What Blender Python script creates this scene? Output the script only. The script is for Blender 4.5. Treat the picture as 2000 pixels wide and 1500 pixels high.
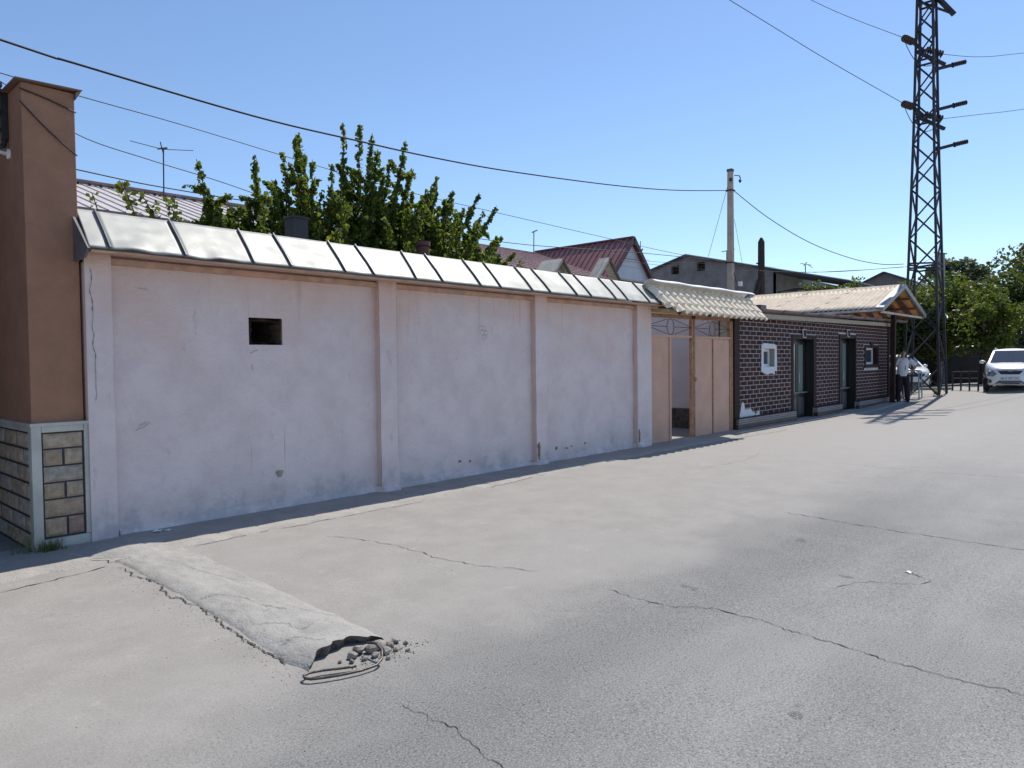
import bpy, math, random
import numpy as np
from mathutils import Vector, Matrix
random.seed(7); RNG = np.random.default_rng(7)
S = bpy.context.scene
for o in list(bpy.data.objects): bpy.data.objects.remove(o)
COL = S.collection
R = math.radians

# ---------------------------------------------------------------- camera
cam_d = bpy.data.cameras.new('camera'); cam = bpy.data.objects.new('camera', cam_d); COL.objects.link(cam)
cam_d.sensor_fit = 'HORIZONTAL'; cam_d.sensor_width = 36; cam_d.lens = 36 * 1400 / 2000
cam_d.clip_start = .05; cam_d.clip_end = 2000
def cam_basis(yaw, pitch, roll):
    f = Vector((math.cos(yaw) * math.cos(pitch), math.sin(yaw) * math.cos(pitch), math.sin(pitch)))
    r = Vector((math.sin(yaw), -math.cos(yaw), 0)); u = r.cross(f)
    return math.cos(roll) * r - math.sin(roll) * u, math.sin(roll) * r + math.cos(roll) * u, f
_r, _u, _f = cam_basis(R(42.6589), R(-1.69858), .012)
cam.matrix_world = Matrix(((_r.x, _u.x, -_f.x, 0), (_r.y, _u.y, -_f.y, 0), (_r.z, _u.z, -_f.z, 1.6), (0, 0, 0, 1)))
S.camera = cam
S.render.resolution_x = 1024; S.render.resolution_y = 768

# ---------------------------------------------------------------- sky and sun
SUN = Vector((.62, .08, 1)).normalized()
W = bpy.data.worlds.new('World'); S.world = W; W.use_nodes = True
wn = W.node_tree; bg = wn.nodes['Background']
sky = wn.nodes.new('ShaderNodeTexSky'); sky.sky_type = 'NISHITA'; sky.sun_disc = False
sky.sun_elevation = math.asin(SUN.z); sky.sun_rotation = math.atan2(SUN.x, SUN.y)
sky.altitude = 400; sky.air_density = 1.0; sky.dust_density = .15; sky.ozone_density = 4.0
wn.links.new(sky.outputs[0], bg.inputs[0]); bg.inputs[1].default_value = .13
sl = bpy.data.lights.new('sun', 'SUN'); sl.energy = 4.3; sl.angle = R(.53); sl.color = (1, .94, .85)
so = bpy.data.objects.new('sun', sl); COL.objects.link(so); so.rotation_euler = SUN.to_track_quat('Z', 'Y').to_euler()
so.location = (10, 0, 30)
S.view_settings.view_transform = 'Standard'; S.view_settings.look = 'None'
S.view_settings.exposure = .32; S.view_settings.gamma = 1; S.view_settings.use_curve_mapping = False

# ---------------------------------------------------------------- material helpers
def new_mat(name):
    m = bpy.data.materials.new(name); m.use_nodes = True
    nt = m.node_tree; b = nt.nodes['Principled BSDF']
    return m, nt, b
def put(nt, sock, v):
    if isinstance(v, bpy.types.NodeSocket): nt.links.new(v, sock)
    elif isinstance(v, (tuple, list)) and sock.type == 'RGBA' and len(v) == 3: sock.default_value = (*v, 1)
    else: sock.default_value = v
def N(nt, typ, out=0, props=None, **kw):
    n = nt.nodes.new('ShaderNode' + typ)
    for k, v in (props or {}).items(): setattr(n, k, v)
    for k, v in kw.items():
        k = k.replace('_', ' ')
        s = n.inputs[int(k[1:])] if k[0] == 'i' and k[1:].isdigit() else n.inputs[k]
        put(nt, s, v)
    return n.outputs[out]
def pos(nt): return N(nt, 'NewGeometry', 'Position')
def noise(nt, scale, detail=4, rough=.55, vec=None, out=0):
    return N(nt, 'TexNoise', out, Vector=vec or pos(nt), Scale=scale, Detail=detail, Roughness=rough)
def ramp(nt, v, a, b, lo=0., hi=1.):
    return N(nt, 'MapRange', 0, {'interpolation_type': 'SMOOTHSTEP'}, Value=v, From_Min=a, From_Max=b, To_Min=lo, To_Max=hi)
def mix(nt, fac, a, b, mode='MIX'):
    n = nt.nodes.new('ShaderNodeMix'); n.data_type = 'RGBA'; n.blend_type = mode; n.clamp_factor = True
    put(nt, n.inputs[0], fac); put(nt, n.inputs[6], a); put(nt, n.inputs[7], b); return n.outputs[2]
def mth(nt, op, a, b=0.): return N(nt, 'Math', 0, {'operation': op}, i0=a, i1=b)
def scalev(nt, v, s): return N(nt, 'Mapping', 0, Vector=v, Scale=s)
def bump(nt, b, h, strength=.3, dist=.01):
    n = nt.nodes.new('ShaderNodeBump'); n.inputs['Strength'].default_value = strength; n.inputs['Distance'].default_value = dist
    nt.links.new(h, n.inputs['Height']); nt.links.new(n.outputs[0], b.inputs['Normal'])
MATS = {}
def plain(name, col, rough=.7, var=.2, scale=6., bmp=.15, bscale=40., metal=0., spec=.5, dist=.006, dirt=None):
    if name in MATS: return MATS[name]
    m, nt, b = new_mat(name)
    a = tuple(c * (1 - var) for c in col); c2 = tuple(min(1, c * (1 + var)) for c in col)
    c = mix(nt, ramp(nt, noise(nt, scale, 5, .6), .3, .7), a, c2)
    if dirt: c = mix(nt, ramp(nt, noise(nt, scale * .4, 6, .7), .5, .72), c, dirt)
    put(nt, b.inputs['Base Color'], c); b.inputs['Roughness'].default_value = rough
    b.inputs['Metallic'].default_value = metal; b.inputs['Specular IOR Level'].default_value = spec
    if bmp: bump(nt, b, noise(nt, bscale, 3, .6), bmp, dist)
    MATS[name] = m; return m
def flat(name, col, rough=.5, metal=0., spec=.5, coat=0.):
    if name in MATS: return MATS[name]
    m, nt, b = new_mat(name); put(nt, b.inputs['Base Color'], col); b.inputs['Roughness'].default_value = rough
    b.inputs['Metallic'].default_value = metal; b.inputs['Specular IOR Level'].default_value = spec
    b.inputs['Coat Weight'].default_value = coat; MATS[name] = m; return m

def ground_mat():
    m, nt, b = new_mat('street_surface'); P = pos(nt)
    xyz = nt.nodes.new('ShaderNodeSeparateXYZ'); nt.links.new(P, xyz.inputs[0]); Y = xyz.outputs[1]; X = xyz.outputs[0]
    big = noise(nt, .45, 5, .6); mid = noise(nt, 2.2, 6, .65); fine = noise(nt, 55, 3, .6); pits = noise(nt, 62, 4, .7)
    st = noise(nt, 1.6, 5, .6, scalev(nt, P, (.22, 1, 1)))           # streaks along the driving direction
    edge = mth(nt, 'ADD', Y, mth(nt, 'ADD', mth(nt, 'MULTIPLY', big, 1.6), mth(nt, 'MULTIPLY', mid, .7)))
    asp = ramp(nt, edge, 4.75, 3.35)                                  # 1 on the asphalt lane
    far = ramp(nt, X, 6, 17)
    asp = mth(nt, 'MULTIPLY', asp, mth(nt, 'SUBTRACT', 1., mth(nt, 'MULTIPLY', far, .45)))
    con = mix(nt, ramp(nt, mid, .3, .7), (.268, .252, .234), (.315, .299, .278))
    con = mix(nt, ramp(nt, big, .45, .75), con, (.29, .283, .266))
    con = mix(nt, mth(nt, 'MULTIPLY', ramp(nt, noise(nt, 5, 6, .7), .56, .72), .5), con, (.38, .368, .345))
    ab = mix(nt, ramp(nt, st, .3, .7), (.19, .192, .186), (.26, .258, .246))
    ab = mix(nt, mth(nt, 'MULTIPLY', ramp(nt, noise(nt, 1.1, 5, .6), .5, .7), .55), ab, (.285, .278, .262))
    lane = mth(nt, 'ABSOLUTE', mth(nt, 'SUBTRACT', mth(nt, 'ADD', Y, mth(nt, 'MULTIPLY', big, 1.1)), 3.0))   # band of darker, worn asphalt
    worn = mth(nt, 'MULTIPLY', ramp(nt, lane, .95, .1), ramp(nt, X, 14, 5))
    ab = mix(nt, mth(nt, 'MULTIPLY', worn, .62), ab, (.135, .139, .137))
    c = mix(nt, asp, con, ab)
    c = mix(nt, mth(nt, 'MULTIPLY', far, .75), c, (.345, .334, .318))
    dk = mth(nt, 'MULTIPLY', ramp(nt, pits, .545, .66), mth(nt, 'ADD', .20, mth(nt, 'MULTIPLY', asp, mth(nt, 'ADD', .5, mth(nt, 'MULTIPLY', worn, .3)))))
    dk = mth(nt, 'MULTIPLY', dk, ramp(nt, noise(nt, 3.1, 3), .35, .6, .25, 1.))
    c = mix(nt, dk, c, (.062, .064, .064))
    sp = mth(nt, 'MULTIPLY', ramp(nt, noise(nt, 2.6, 2, .5), .735, .76), .7)   # few oil spots
    c = mix(nt, mth(nt, 'MULTIPLY', sp, asp), c, (.07, .07, .07))
    c = mix(nt, ramp(nt, fine, .2, .8, 0., .3), c, (.20, .19, .18))
    grain = noise(nt, 120, 2, .5)
    c = mix(nt, mth(nt, 'MULTIPLY', ramp(nt, grain, .5, .75), mth(nt, 'ADD', .12, mth(nt, 'MULTIPLY', asp, .38))), c, (.42, .42, .41))
    c = mix(nt, mth(nt, 'MULTIPLY', ramp(nt, grain, .5, .25), mth(nt, 'ADD', .16, mth(nt, 'MULTIPLY', asp, .45))), c, (.07, .07, .07))
    put(nt, b.inputs['Base Color'], c); b.inputs['Roughness'].default_value = .9; b.inputs['Specular IOR Level'].default_value = .25
    h = mth(nt, 'ADD', mth(nt, 'MULTIPLY', fine, .5), mth(nt, 'SUBTRACT', mth(nt, 'MULTIPLY', mid, .8), dk))
    bump(nt, b, h, .42, .012); return m
def concrete_mat(name, c1, c2, c3):
    m, nt, b = new_mat(name)
    mid = noise(nt, 3.2, 6, .65); fine = noise(nt, 60, 3, .6)
    c = mix(nt, ramp(nt, mid, .3, .7), c1, c2)
    c = mix(nt, ramp(nt, noise(nt, 9, 6, .75), .55, .72, 0, .7), c, c3)
    c = mix(nt, ramp(nt, noise(nt, 34, 3, .7), .66, .74, 0, .6), c, (.09, .088, .085))
    put(nt, b.inputs['Base Color'], c); b.inputs['Roughness'].default_value = .9; b.inputs['Specular IOR Level'].default_value = .25
    h = mth(nt, 'ADD', mth(nt, 'MULTIPLY', fine, .6), mth(nt, 'MULTIPLY', noise(nt, 14, 6, .7), 1.5))
    bump(nt, b, h, .6, .02); MATS[name] = m; return m
def limewash_mat():
    m, nt, b = new_mat('limewashed_plaster'); P = pos(nt)
    xyz = nt.nodes.new('ShaderNodeSeparateXYZ'); nt.links.new(P, xyz.inputs[0]); Z = xyz.outputs[2]
    big = noise(nt, .8, 5, .6); mid = noise(nt, 3.0, 6, .65); vst = noise(nt, 2.4, 5, .65, scalev(nt, P, (1, 1, .22)))
    c = mix(nt, ramp(nt, mid, .3, .72), (.655, .55, .54), (.76, .65, .635))
    c = mix(nt, ramp(nt, noise(nt, 6, 6, .7), .58, .72, 0, .35), c, (.52, .45, .45))
    pinkish = mth(nt, 'ADD', mth(nt, 'MULTIPLY', big, 1.5), mth(nt, 'MULTIPLY', Z, .36))       # pink patches, denser towards the top
    c = mix(nt, ramp(nt, pinkish, 1.3, 1.9, 0, .85), c, (.70, .50, .43))
    rust = ramp(nt, noise(nt, 1.7, 6, .7, scalev(nt, P, (1, 1, .6))), .66, .75, 0, .55)
    c = mix(nt, rust, c, (.70, .50, .43))
    sp = mth(nt, 'SUBTRACT', mth(nt, 'ADD', mth(nt, 'MULTIPLY', noise(nt, 4.5, 6, .7), .9), mth(nt, 'MULTIPLY', vst, .5)), mth(nt, 'MULTIPLY', Z, .55))
    c = mix(nt, ramp(nt, sp, .52, .78, 0, .55), c, (.36, .35, .36))                         # splashed mud
    drip = mth(nt, 'ADD', noise(nt, 7, 5, .7, scalev(nt, P, (1, 1, .06))), mth(nt, 'MULTIPLY', mth(nt, 'SUBTRACT', Z, 2.5), .22))
    c = mix(nt, ramp(nt, drip, .52, .68, 0, .5), c, (.50, .37, .31))                        # rain streaks from the coping
    c = mix(nt, ramp(nt, noise(nt, 9, 5, .65, scalev(nt, P, (1, 1, .35))), .60, .72, 0, .38), c, (.42, .37, .38))
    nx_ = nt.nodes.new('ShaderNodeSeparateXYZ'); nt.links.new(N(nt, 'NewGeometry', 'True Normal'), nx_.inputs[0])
    c = mix(nt, ramp(nt, mth(nt, 'MULTIPLY', nx_.outputs[0], -1.), .5, .9, 0, .6), c, (.60, .41, .335))   # pinker, darker tone on faces turned towards -X
    c = mix(nt, ramp(nt, noise(nt, 13, 5, .75), .69, .74, 0, .8), c, (.30, .25, .23))       # knocks
    put(nt, b.inputs['Base Color'], c); b.inputs['Roughness'].default_value = .92; b.inputs['Specular IOR Level'].default_value = .2
    h = mth(nt, 'ADD', mth(nt, 'MULTIPLY', mid, 1.2), mth(nt, 'MULTIPLY', noise(nt, 26, 5, .7, scalev(nt, P, (.6, 1, 1.3))), .7))
    bump(nt, b, h, .5, .025); return m
def galv_mat():
    m, nt, b = new_mat('galvanised_sheet'); P = pos(nt)
    c = mix(nt, ramp(nt, noise(nt, 2.0, 6, .7), .35, .68), (.27, .28, .265), (.35, .355, .335))
    c = mix(nt, ramp(nt, noise(nt, 7, 5, .7), .6, .74, 0, .5), c, (.44, .43, .40))
    put(nt, b.inputs['Base Color'], c); b.inputs['Metallic'].default_value = .25
    put(nt, b.inputs['Roughness'], ramp(nt, noise(nt, 4, 4), .3, .7, .48, .66))
    bump(nt, b, noise(nt, 9, 3, .5), .05, .006); return m
def leaf_mat(name, cols, trans=.35):
    m, nt, b = new_mat(name)
    r = N(nt, 'NewGeometry', 'Random Per Island')
    cr = nt.nodes.new('ShaderNodeValToRGB'); nt.links.new(r, cr.inputs[0])
    e = cr.color_ramp.elements
    while len(e) < len(cols): e.new(.5)
    for k, c in enumerate(cols): e[k].position = k / (len(cols) - 1); e[k].color = (*c, 1)
    nt.links.new(cr.outputs[0], b.inputs['Base Color']); b.inputs['Roughness'].default_value = .55
    b.inputs['Specular IOR Level'].default_value = .35
    t = nt.nodes.new('ShaderNodeBsdfTranslucent'); br = mix(nt, .5, cr.outputs[0], (.30, .38, .03)); nt.links.new(br, t.inputs[0])
    ms = nt.nodes.new('ShaderNodeMixShader'); ms.inputs[0].default_value = trans
    nt.links.new(b.outputs[0], ms.inputs[1]); nt.links.new(t.outputs[0], ms.inputs[2])
    nt.links.new(ms.outputs[0], nt.nodes['Material Output'].inputs[0]); return m
def glass_mat(name, col, rough=.06):
    m, nt, b = new_mat(name); put(nt, b.inputs['Base Color'], col); b.inputs['Roughness'].default_value = rough
    b.inputs['Specular IOR Level'].default_value = .8; b.inputs['Coat Weight'].default_value = .6; b.inputs['Coat Roughness'].default_value = .03
    bump(nt, b, noise(nt, 1.5, 2), .04, .02); MATS[name] = m; return m
def banded_brick_mat(name, c1, c2, mortar, scale, bw, rh, ms):
    m, nt, b = new_mat(name)
    P = pos(nt); xyz = nt.nodes.new('ShaderNodeSeparateXYZ'); nt.links.new(P, xyz.inputs[0])
    cb = nt.nodes.new('ShaderNodeCombineXYZ'); nt.links.new(xyz.outputs[0], cb.inputs[0]); nt.links.new(xyz.outputs[2], cb.inputs[1])
    t = nt.nodes.new('ShaderNodeTexBrick'); nt.links.new(cb.outputs[0], t.inputs['Vector'])
    for k, v in (('Color1', c1), ('Color2', c2), ('Mortar', mortar)): t.inputs[k].default_value = (*v, 1)
    t.inputs['Scale'].default_value = scale; t.inputs['Brick Width'].default_value = bw; t.inputs['Row Height'].default_value = rh; t.inputs['Mortar Size'].default_value = ms
    nt.links.new(t.outputs[0], b.inputs['Base Color']); b.inputs['Roughness'].default_value = .5; MATS[name] = m; return m

GROUND = ground_mat(); LIME = limewash_mat(); GALV = galv_mat()
PAVE = concrete_mat('pale_concrete', (.31, .29, .262), (.37, .35, .32), (.25, .24, .22))
HUMP = concrete_mat('rough_concrete', (.285, .277, .258), (.355, .345, .325), (.22, .215, .205))
RENDER = plain('brown_render', (.36, .19, .125), .95, .08, 5, 1., 180, dist=.006, spec=.15)
IRON = plain('black_iron', (.018, .018, .02), .55, .3, 8, .1)
STEEL = plain('tower_steel', (.018, .018, .028), .65, .35, 5, .1, dirt=(.035, .022, .02))
WIRE = flat('cable_black', (.012, .012, .014), .6)
WHITE = plain('white_paint', (.78, .78, .78), .5, .05, 4, 0)
WOODD = plain('tarred_wood', (.022, .017, .014), .8, .4, 5, .5, 20)
CONC = plain('pole_concrete', (.45, .36, .28), .9, .15, 5, .4, 50, dirt=(.34, .29, .25))
CEM = plain('grey_cement_render', (.155, .15, .155), .95, .22, 2.2, .4, 30, dirt=(.20, .19, .19))
SLATE = plain('asbestos_slate', (.80, .69, .54), .9, .10, 4, .3, 60, dirt=(.68, .58, .46))
BARK = plain('bark', (.07, .05, .035), .95, .35, 8, .8, 30)

# ---------------------------------------------------------------- mesh helpers
class MB:
    def __init__(s): s.v = []; s.f = []
    def add(s, v, f):
        k = len(s.v); s.v += [tuple(map(float, p)) for p in v]; s.f += [tuple(i + k for i in q) for q in f]; return s
    def hexa(s, p):  # 4 bottom ccw, 4 top ccw
        return s.add(p, [(3, 2, 1, 0), (4, 5, 6, 7), (0, 1, 5, 4), (1, 2, 6, 5), (2, 3, 7, 6), (3, 0, 4, 7)])
    def box(s, x0, x1, y0, y1, z0, z1):
        return s.hexa([(x0, y0, z0), (x1, y0, z0), (x1, y1, z0), (x0, y1, z0), (x0, y0, z1), (x1, y0, z1), (x1, y1, z1), (x0, y1, z1)])
    def bar(s, p, q, w, h=None, up=(0, 0, 1)):
        p = Vector(p); q = Vector(q); h = h or w; d = (q - p).normalized(); up = Vector(up)
        if abs(d.dot(up)) > .98: up = Vector((1, 0, 0))
        a = d.cross(up).normalized() * w / 2; b = a.cross(d).normalized() * h / 2
        return s.hexa([p - a - b, p + a - b, q + a - b, q - a - b, p - a + b, p + a + b, q + a + b, q - a + b])
    def tube(s, pts, r, n=6, caps=True):
        pts = [Vector(p) for p in pts]; m = len(pts); r = r if isinstance(r, (list, tuple)) else [r] * m
        vs = []; u = None
        for i, p in enumerate(pts):
            d = (pts[min(i + 1, m - 1)] - pts[max(i - 1, 0)]).normalized()
            if u is None: u = d.orthogonal().normalized()
            u = (u - d * u.dot(d)); u = u.normalized() if u.length > 1e-6 else d.orthogonal().normalized()
            w = d.cross(u)
            for k in range(n):
                a = 2 * math.pi * k / n; vs.append(p + (u * math.cos(a) + w * math.sin(a)) * r[i])
        fs = [(i * n + k, i * n + (k + 1) % n, (i + 1) * n + (k + 1) % n, (i + 1) * n + k) for i in range(m - 1) for k in range(n)]
        if caps: fs += [tuple(range(n - 1, -1, -1)), tuple((m - 1) * n + k for k in range(n))]
        return s.add(vs, fs)
    def lathe(s, prof, p, axis=(0, 0, 1), n=14):  # prof: (dist along axis, radius)
        p = Vector(p); a = Vector(axis).normalized()
        return s.tube([p + a * t for t, r in prof], [max(r, .0005) for t, r in prof], n) if len(prof) > 1 else s
    def prism(s, poly, y0, y1, ax='y'):  # polygon in x,z extruded along y (ax) or in y,z along x
        n = len(poly)
        f = (lambda a, b, t: (a, t, b)) if ax == 'y' else (lambda a, b, t: (t, a, b)) if ax == 'x' else (lambda a, b, t: (a, b, t))
        v = [f(a, b, y0) for a, b in poly] + [f(a, b, y1) for a, b in poly]
        return s.add(v, [tuple(range(n)), tuple(range(2 * n - 1, n - 1, -1))] + [((i + 1) % n, i, n + i, n + (i + 1) % n) for i in range(n)])
    def ell(s, c, r, n=12, m=8):
        c = Vector(c); vs = []; fs = []
        for j in range(m + 1):
            t = math.pi * j / m
            for k in range(n):
                a = 2 * math.pi * k / n
                vs.append((c.x + r[0] * math.sin(t) * math.cos(a), c.y + r[1] * math.sin(t) * math.sin(a), c.z + r[2] * math.cos(t)))
        for j in range(m):
            for k in range(n): fs.append((j * n + k, (j + 1) * n + k, (j + 1) * n + (k + 1) % n, j * n + (k + 1) % n))
        return s.add(vs, fs)
    def grid(s, fn, nu, nv):
        v = [fn(i / nu, j / nv) for j in range(nv + 1) for i in range(nu + 1)]
        return s.add(v, [(j * (nu + 1) + i, j * (nu + 1) + i + 1, (j + 1) * (nu + 1) + i + 1, (j + 1) * (nu + 1) + i) for j in range(nv) for i in range(nu)])
    def build(s, name, mat, parent=None, smooth=False, bevel=0, solid=0, loc=None, autos=None):
        base = parent_loc(parent) if parent else None
        if not parent:
            a = np.array(s.v); base = Vector(loc) if loc else Vector(((a[:, 0].min() + a[:, 0].max()) / 2, (a[:, 1].min() + a[:, 1].max()) / 2, a[:, 2].min()))
        me = bpy.data.meshes.new(name); me.from_pydata([(x - base.x, y - base.y, z - base.z) for x, y, z in s.v], [], s.f)
        me.update(); me.materials.append(mat)
        if smooth: me.shade_smooth()
        if autos:
            me.shade_smooth()
            try: me.set_sharp_from_angle(angle=R(autos))
            except Exception: pass
        o = bpy.data.objects.new(name, me); COL.objects.link(o)
        if parent: o.parent = parent
        else: o.location = base
        WL[o.name] = base
        if bevel: b = o.modifiers.new('bevel', 'BEVEL'); b.width = bevel; b.segments = 2; b.limit_method = 'ANGLE'
        if solid: b = o.modifiers.new('solid', 'SOLIDIFY'); b.thickness = solid; b.offset = 0
        return o
WL = {}
def parent_loc(p): return WL[p.name]
def tag(o, label, cat, group=None, kind=None):
    if label: o['label'] = label
    if cat: o['category'] = cat
    if group: o['group'] = group
    if kind: o['kind'] = kind
    return o
def thing(name, label, cat, loc, group=None):
    o = bpy.data.objects.new(name, None); COL.objects.link(o); o.location = loc; o.empty_display_size = .2
    WL[o.name] = Vector(loc); return tag(o, label, cat, group)
def struct(o): o['kind'] = 'structure'; return o
def box(x0, x1, y0, y1, z0, z1): return MB().box(x0, x1, y0, y1, z0, z1)
def vnoise(x, y=0., z=0.):
    from mathutils import noise as mn
    return mn.noise(Vector((x, y, z)))
def gz(X, Y):
    t = min(max((X - 22.5) / 12, 0), 1); g = min(max(1 - (Y - 4.4) * .13, .35), 1.15)
    return .55 * t * t * (3 - 2 * t) * g

# ================================================================ GROUND
def axis_steps(breaks):
    out = []
    for a, b, n in breaks: out += list(np.linspace(a, b, n, endpoint=False))
    return out + [breaks[-1][1]]
xs = axis_steps([(-400, -20, 8), (-20, 0, 10), (0, 12, 60), (12, 45, 66), (45, 120, 12), (120, 900, 6)])
ys = axis_steps([(-400, -20, 8), (-20, -1, 10), (-1, 8, 60), (8, 20, 24), (20, 60, 8), (60, 900, 6)])
gm = MB()
def ground_z(x, y): return gz(x, y) + (.012 * vnoise(x * .35, y * .35, 3) if abs(x) < 60 and abs(y) < 40 else 0)
gm.v = [(x, y, ground_z(x, y)) for y in ys for x in xs]
nx = len(xs); gm.f = [(j * nx + i, j * nx + i + 1, (j + 1) * nx + i + 1, (j + 1) * nx + i) for j in range(len(ys) - 1) for i in range(nx - 1)]
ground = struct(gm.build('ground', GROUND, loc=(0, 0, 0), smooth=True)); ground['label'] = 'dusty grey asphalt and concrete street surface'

# pale concrete strip along the foot of the wall, ragged outer edge
def strip_edge(x): return 6.33 + .02 * max(0, x) * (x < 7) + (.14 + .05 * (x - 7)) * (x >= 7) * (x < 9.5) + .27 * (x >= 9.5) + .07 * vnoise(x * 1.7, 1) + .05 * vnoise(x * 6, 5)
def strip(a, b, nm):
    n = int((b - a) / .06); m = MB()
    prof = [(0, -.01), (.035, .016), (.25, .026), (.6, .03), (1, .034)]
    for i in range(n + 1):
        x = a + (b - a) * i / n; e = strip_edge(x)
        for t, z in prof:
            y = e + (7.36 - e) * t
            m.v.append((x, y, ground_z(x, y) + z + .006 * vnoise(x * 5, y * 5) * (t > 0)))
    k = len(prof)
    m.f = [(i * k + j, (i + 1) * k + j, (i + 1) * k + j + 1, i * k + j + 1) for i in range(n) for j in range(k - 1)]
    return struct(m.build(nm, PAVE, smooth=True))
strip(-1.5, 15.2, 'pavement')
strip(15.2, 27.0, 'pavement')
# cracks across the street: thin dark grooves
CRK = flat('crack_dark', (.075, .072, .068), 1, spec=0)
def crack(pts, w=.012, seed=1, z=.0035, nm='crack', par=ground):
    m = MB(); P = []
    for a, b in zip(pts[:-1], pts[1:]):
        n = max(2, int(math.dist(a, b) / .022))
        for i in range(n):
            t = i / n; P.append((a[0] + (b[0] - a[0]) * t, a[1] + (b[1] - a[1]) * t))
    rr = random.Random(seed); q = []
    for i, (x, y) in enumerate(P):
        x += .05 * vnoise(x * 3 + seed, y * 3) + .03 * vnoise(x * 13 + seed, y * 13) + .010 * rr.uniform(-1, 1); y += .05 * vnoise(x * 3, y * 3 + seed * 3) + .025 * vnoise(x * 13, y * 13 + seed)
        ww = w * max(.3, .55 + 1.2 * vnoise(i * .23, seed)) * min(1, i / 4 + .2, (len(P) - i) / 4 + .2); q.append((x, y, ww))
    for i, (x, y, ww) in enumerate(q):
        j = min(i + 1, len(q) - 1); k = max(i - 1, 0); d = Vector((q[j][0] - q[k][0], q[j][1] - q[k][1])).normalized()
        for s in (-1, 1):
            xx = x - d.y * s * ww; yy = y + d.x * s * ww; m.v.append((xx, yy, ground_z(xx, yy) + z))
    m.f = [(2 * i, 2 * i + 2, 2 * i + 3, 2 * i + 1) for i in range(len(q) - 1)]
    return m.build(nm, CRK, par)
crack([(3.74, 5.83), (3.94, 5.0), (3.89, 4.54), (3.93, 4.03), (4.16, 3.54)], .0042, 2)
crack([(4.11, 2.93), (4.06, 2.41), (4.24, 2.14), (4.18, 1.42), (4.07, .93), (4.07, .70), (4.06, .2), (4.1, -.6)], .0045, 5)
crack([(7.42, 2.99), (7.3, 2.38), (7.22, 1.65), (7.18, .88), (7.2, 0)], .006, 8)
crack([(2.08, 2.7), (2.08, 2.47), (2.09, 2.32), (2.05, 2.1), (2.0, 1.9), (2.02, 1.5)], .003, 11)
crack([(5.9, 1.5), (5.75, 1.25), (5.6, 1.3), (5.45, 1.6), (5.1, 1.75)], .003, 14)
crack([(1.0, 6.12), (1.6, 6.2), (2.0, 6.28)], .008, 17); crack([(2.7, 6.36), (3.3, 6.40), (4.2, 6.42), (5.4, 6.40)], .007, 19)
crack([(6.5, 6.42), (7.4, 6.5), (8.2, 6.62), (9.0, 6.6)], .008, 22); crack([(13.2, 6.42), (14.2, 6.5), (15.4, 6.42), (16.2, 6.4)], .011, 25)
crack([(11.5, 1.2), (11.3, 2.4), (11.45, 3.8)], .004, 31); crack([(9.6, 5.1), (10.8, 5.0), (12, 5.2)], .003, 35)

# concrete hump running out from the wall corner, broken at its street end
bl = [(2.02, 6.75), (2.09, 6.1), (2.06, 5.52), (2.06, 5.07), (2.04, 4.62), (2.02, 4.17), (1.97, 3.7), (1.97, 3.49), (1.985, 3.30)]
brt = [(2.64, 6.75), (2.65, 5.9), (2.62, 5.2), (2.61, 4.71), (2.58, 4.25), (2.56, 3.75), (2.54, 3.40), (2.52, 3.29), (2.51, 3.22)]
def lerp_pts(P, y):
    for (xa, ya), (xb, yb) in zip(P[:-1], P[1:]):
        if yb <= y <= ya: t = (ya - y) / (ya - yb); return xa + (xb - xa) * t
    return P[0][0] if y > P[0][1] else P[-1][0]
hump = thing('speed_hump', 'long low concrete hump running from the wall corner into the street, broken at its end', 'speed hump', (2.3, 5, 0))
m = MB(); NU, NV = 26, 90
for j in range(NV + 1):
    for i in range(NU + 1):
        u = i / NU; v = j / NV
        yend = 3.30 + .10 * math.sin(u * 3.1) + .05 * vnoise(u * 7, 2) + .05 * u     # ragged broken edge
        y = 6.72 + (yend - 6.72) * v
        xa = lerp_pts(bl, y) + .025 * vnoise(y * 5, 4) + .012 * vnoise(y * 17, 9); xb = lerp_pts(brt, y) + .015 * vnoise(y * 4, 8)
        h = .026 * min(1, u * 5) ** .7 * (1 - u ** 2.5) + .009 * vnoise(u * 3, y * 2.2) * (0 < u < 1) + .007 * vnoise(u * 9, y * 8) + .004 * vnoise(u * 25, y * 22)
        h += .035 * v ** 3 * (1 - abs(2 * u - 1) ** 3)
        m.v.append((xa + (xb - xa) * u, y, ground_z(xa, y) + (h if 0 < i < NU else (-.008 if i == NU else -.008))))
k = NU + 1
def on_hump(u, v, lift=.004):
    j = min(int(v * NV), NV - 1); i = min(int(u * NU), NU - 1); fu, fv = u * NU - i, v * NV - j
    p = [Vector(m_hump[(j + b) * (NU + 1) + i + a]) for b in (0, 1) for a in (0, 1)]; q = p[0].lerp(p[1], fu).lerp(p[2].lerp(p[3], fu), fv); return (q.x, q.y, q.z + lift)
m_hump = list(m.v)
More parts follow.
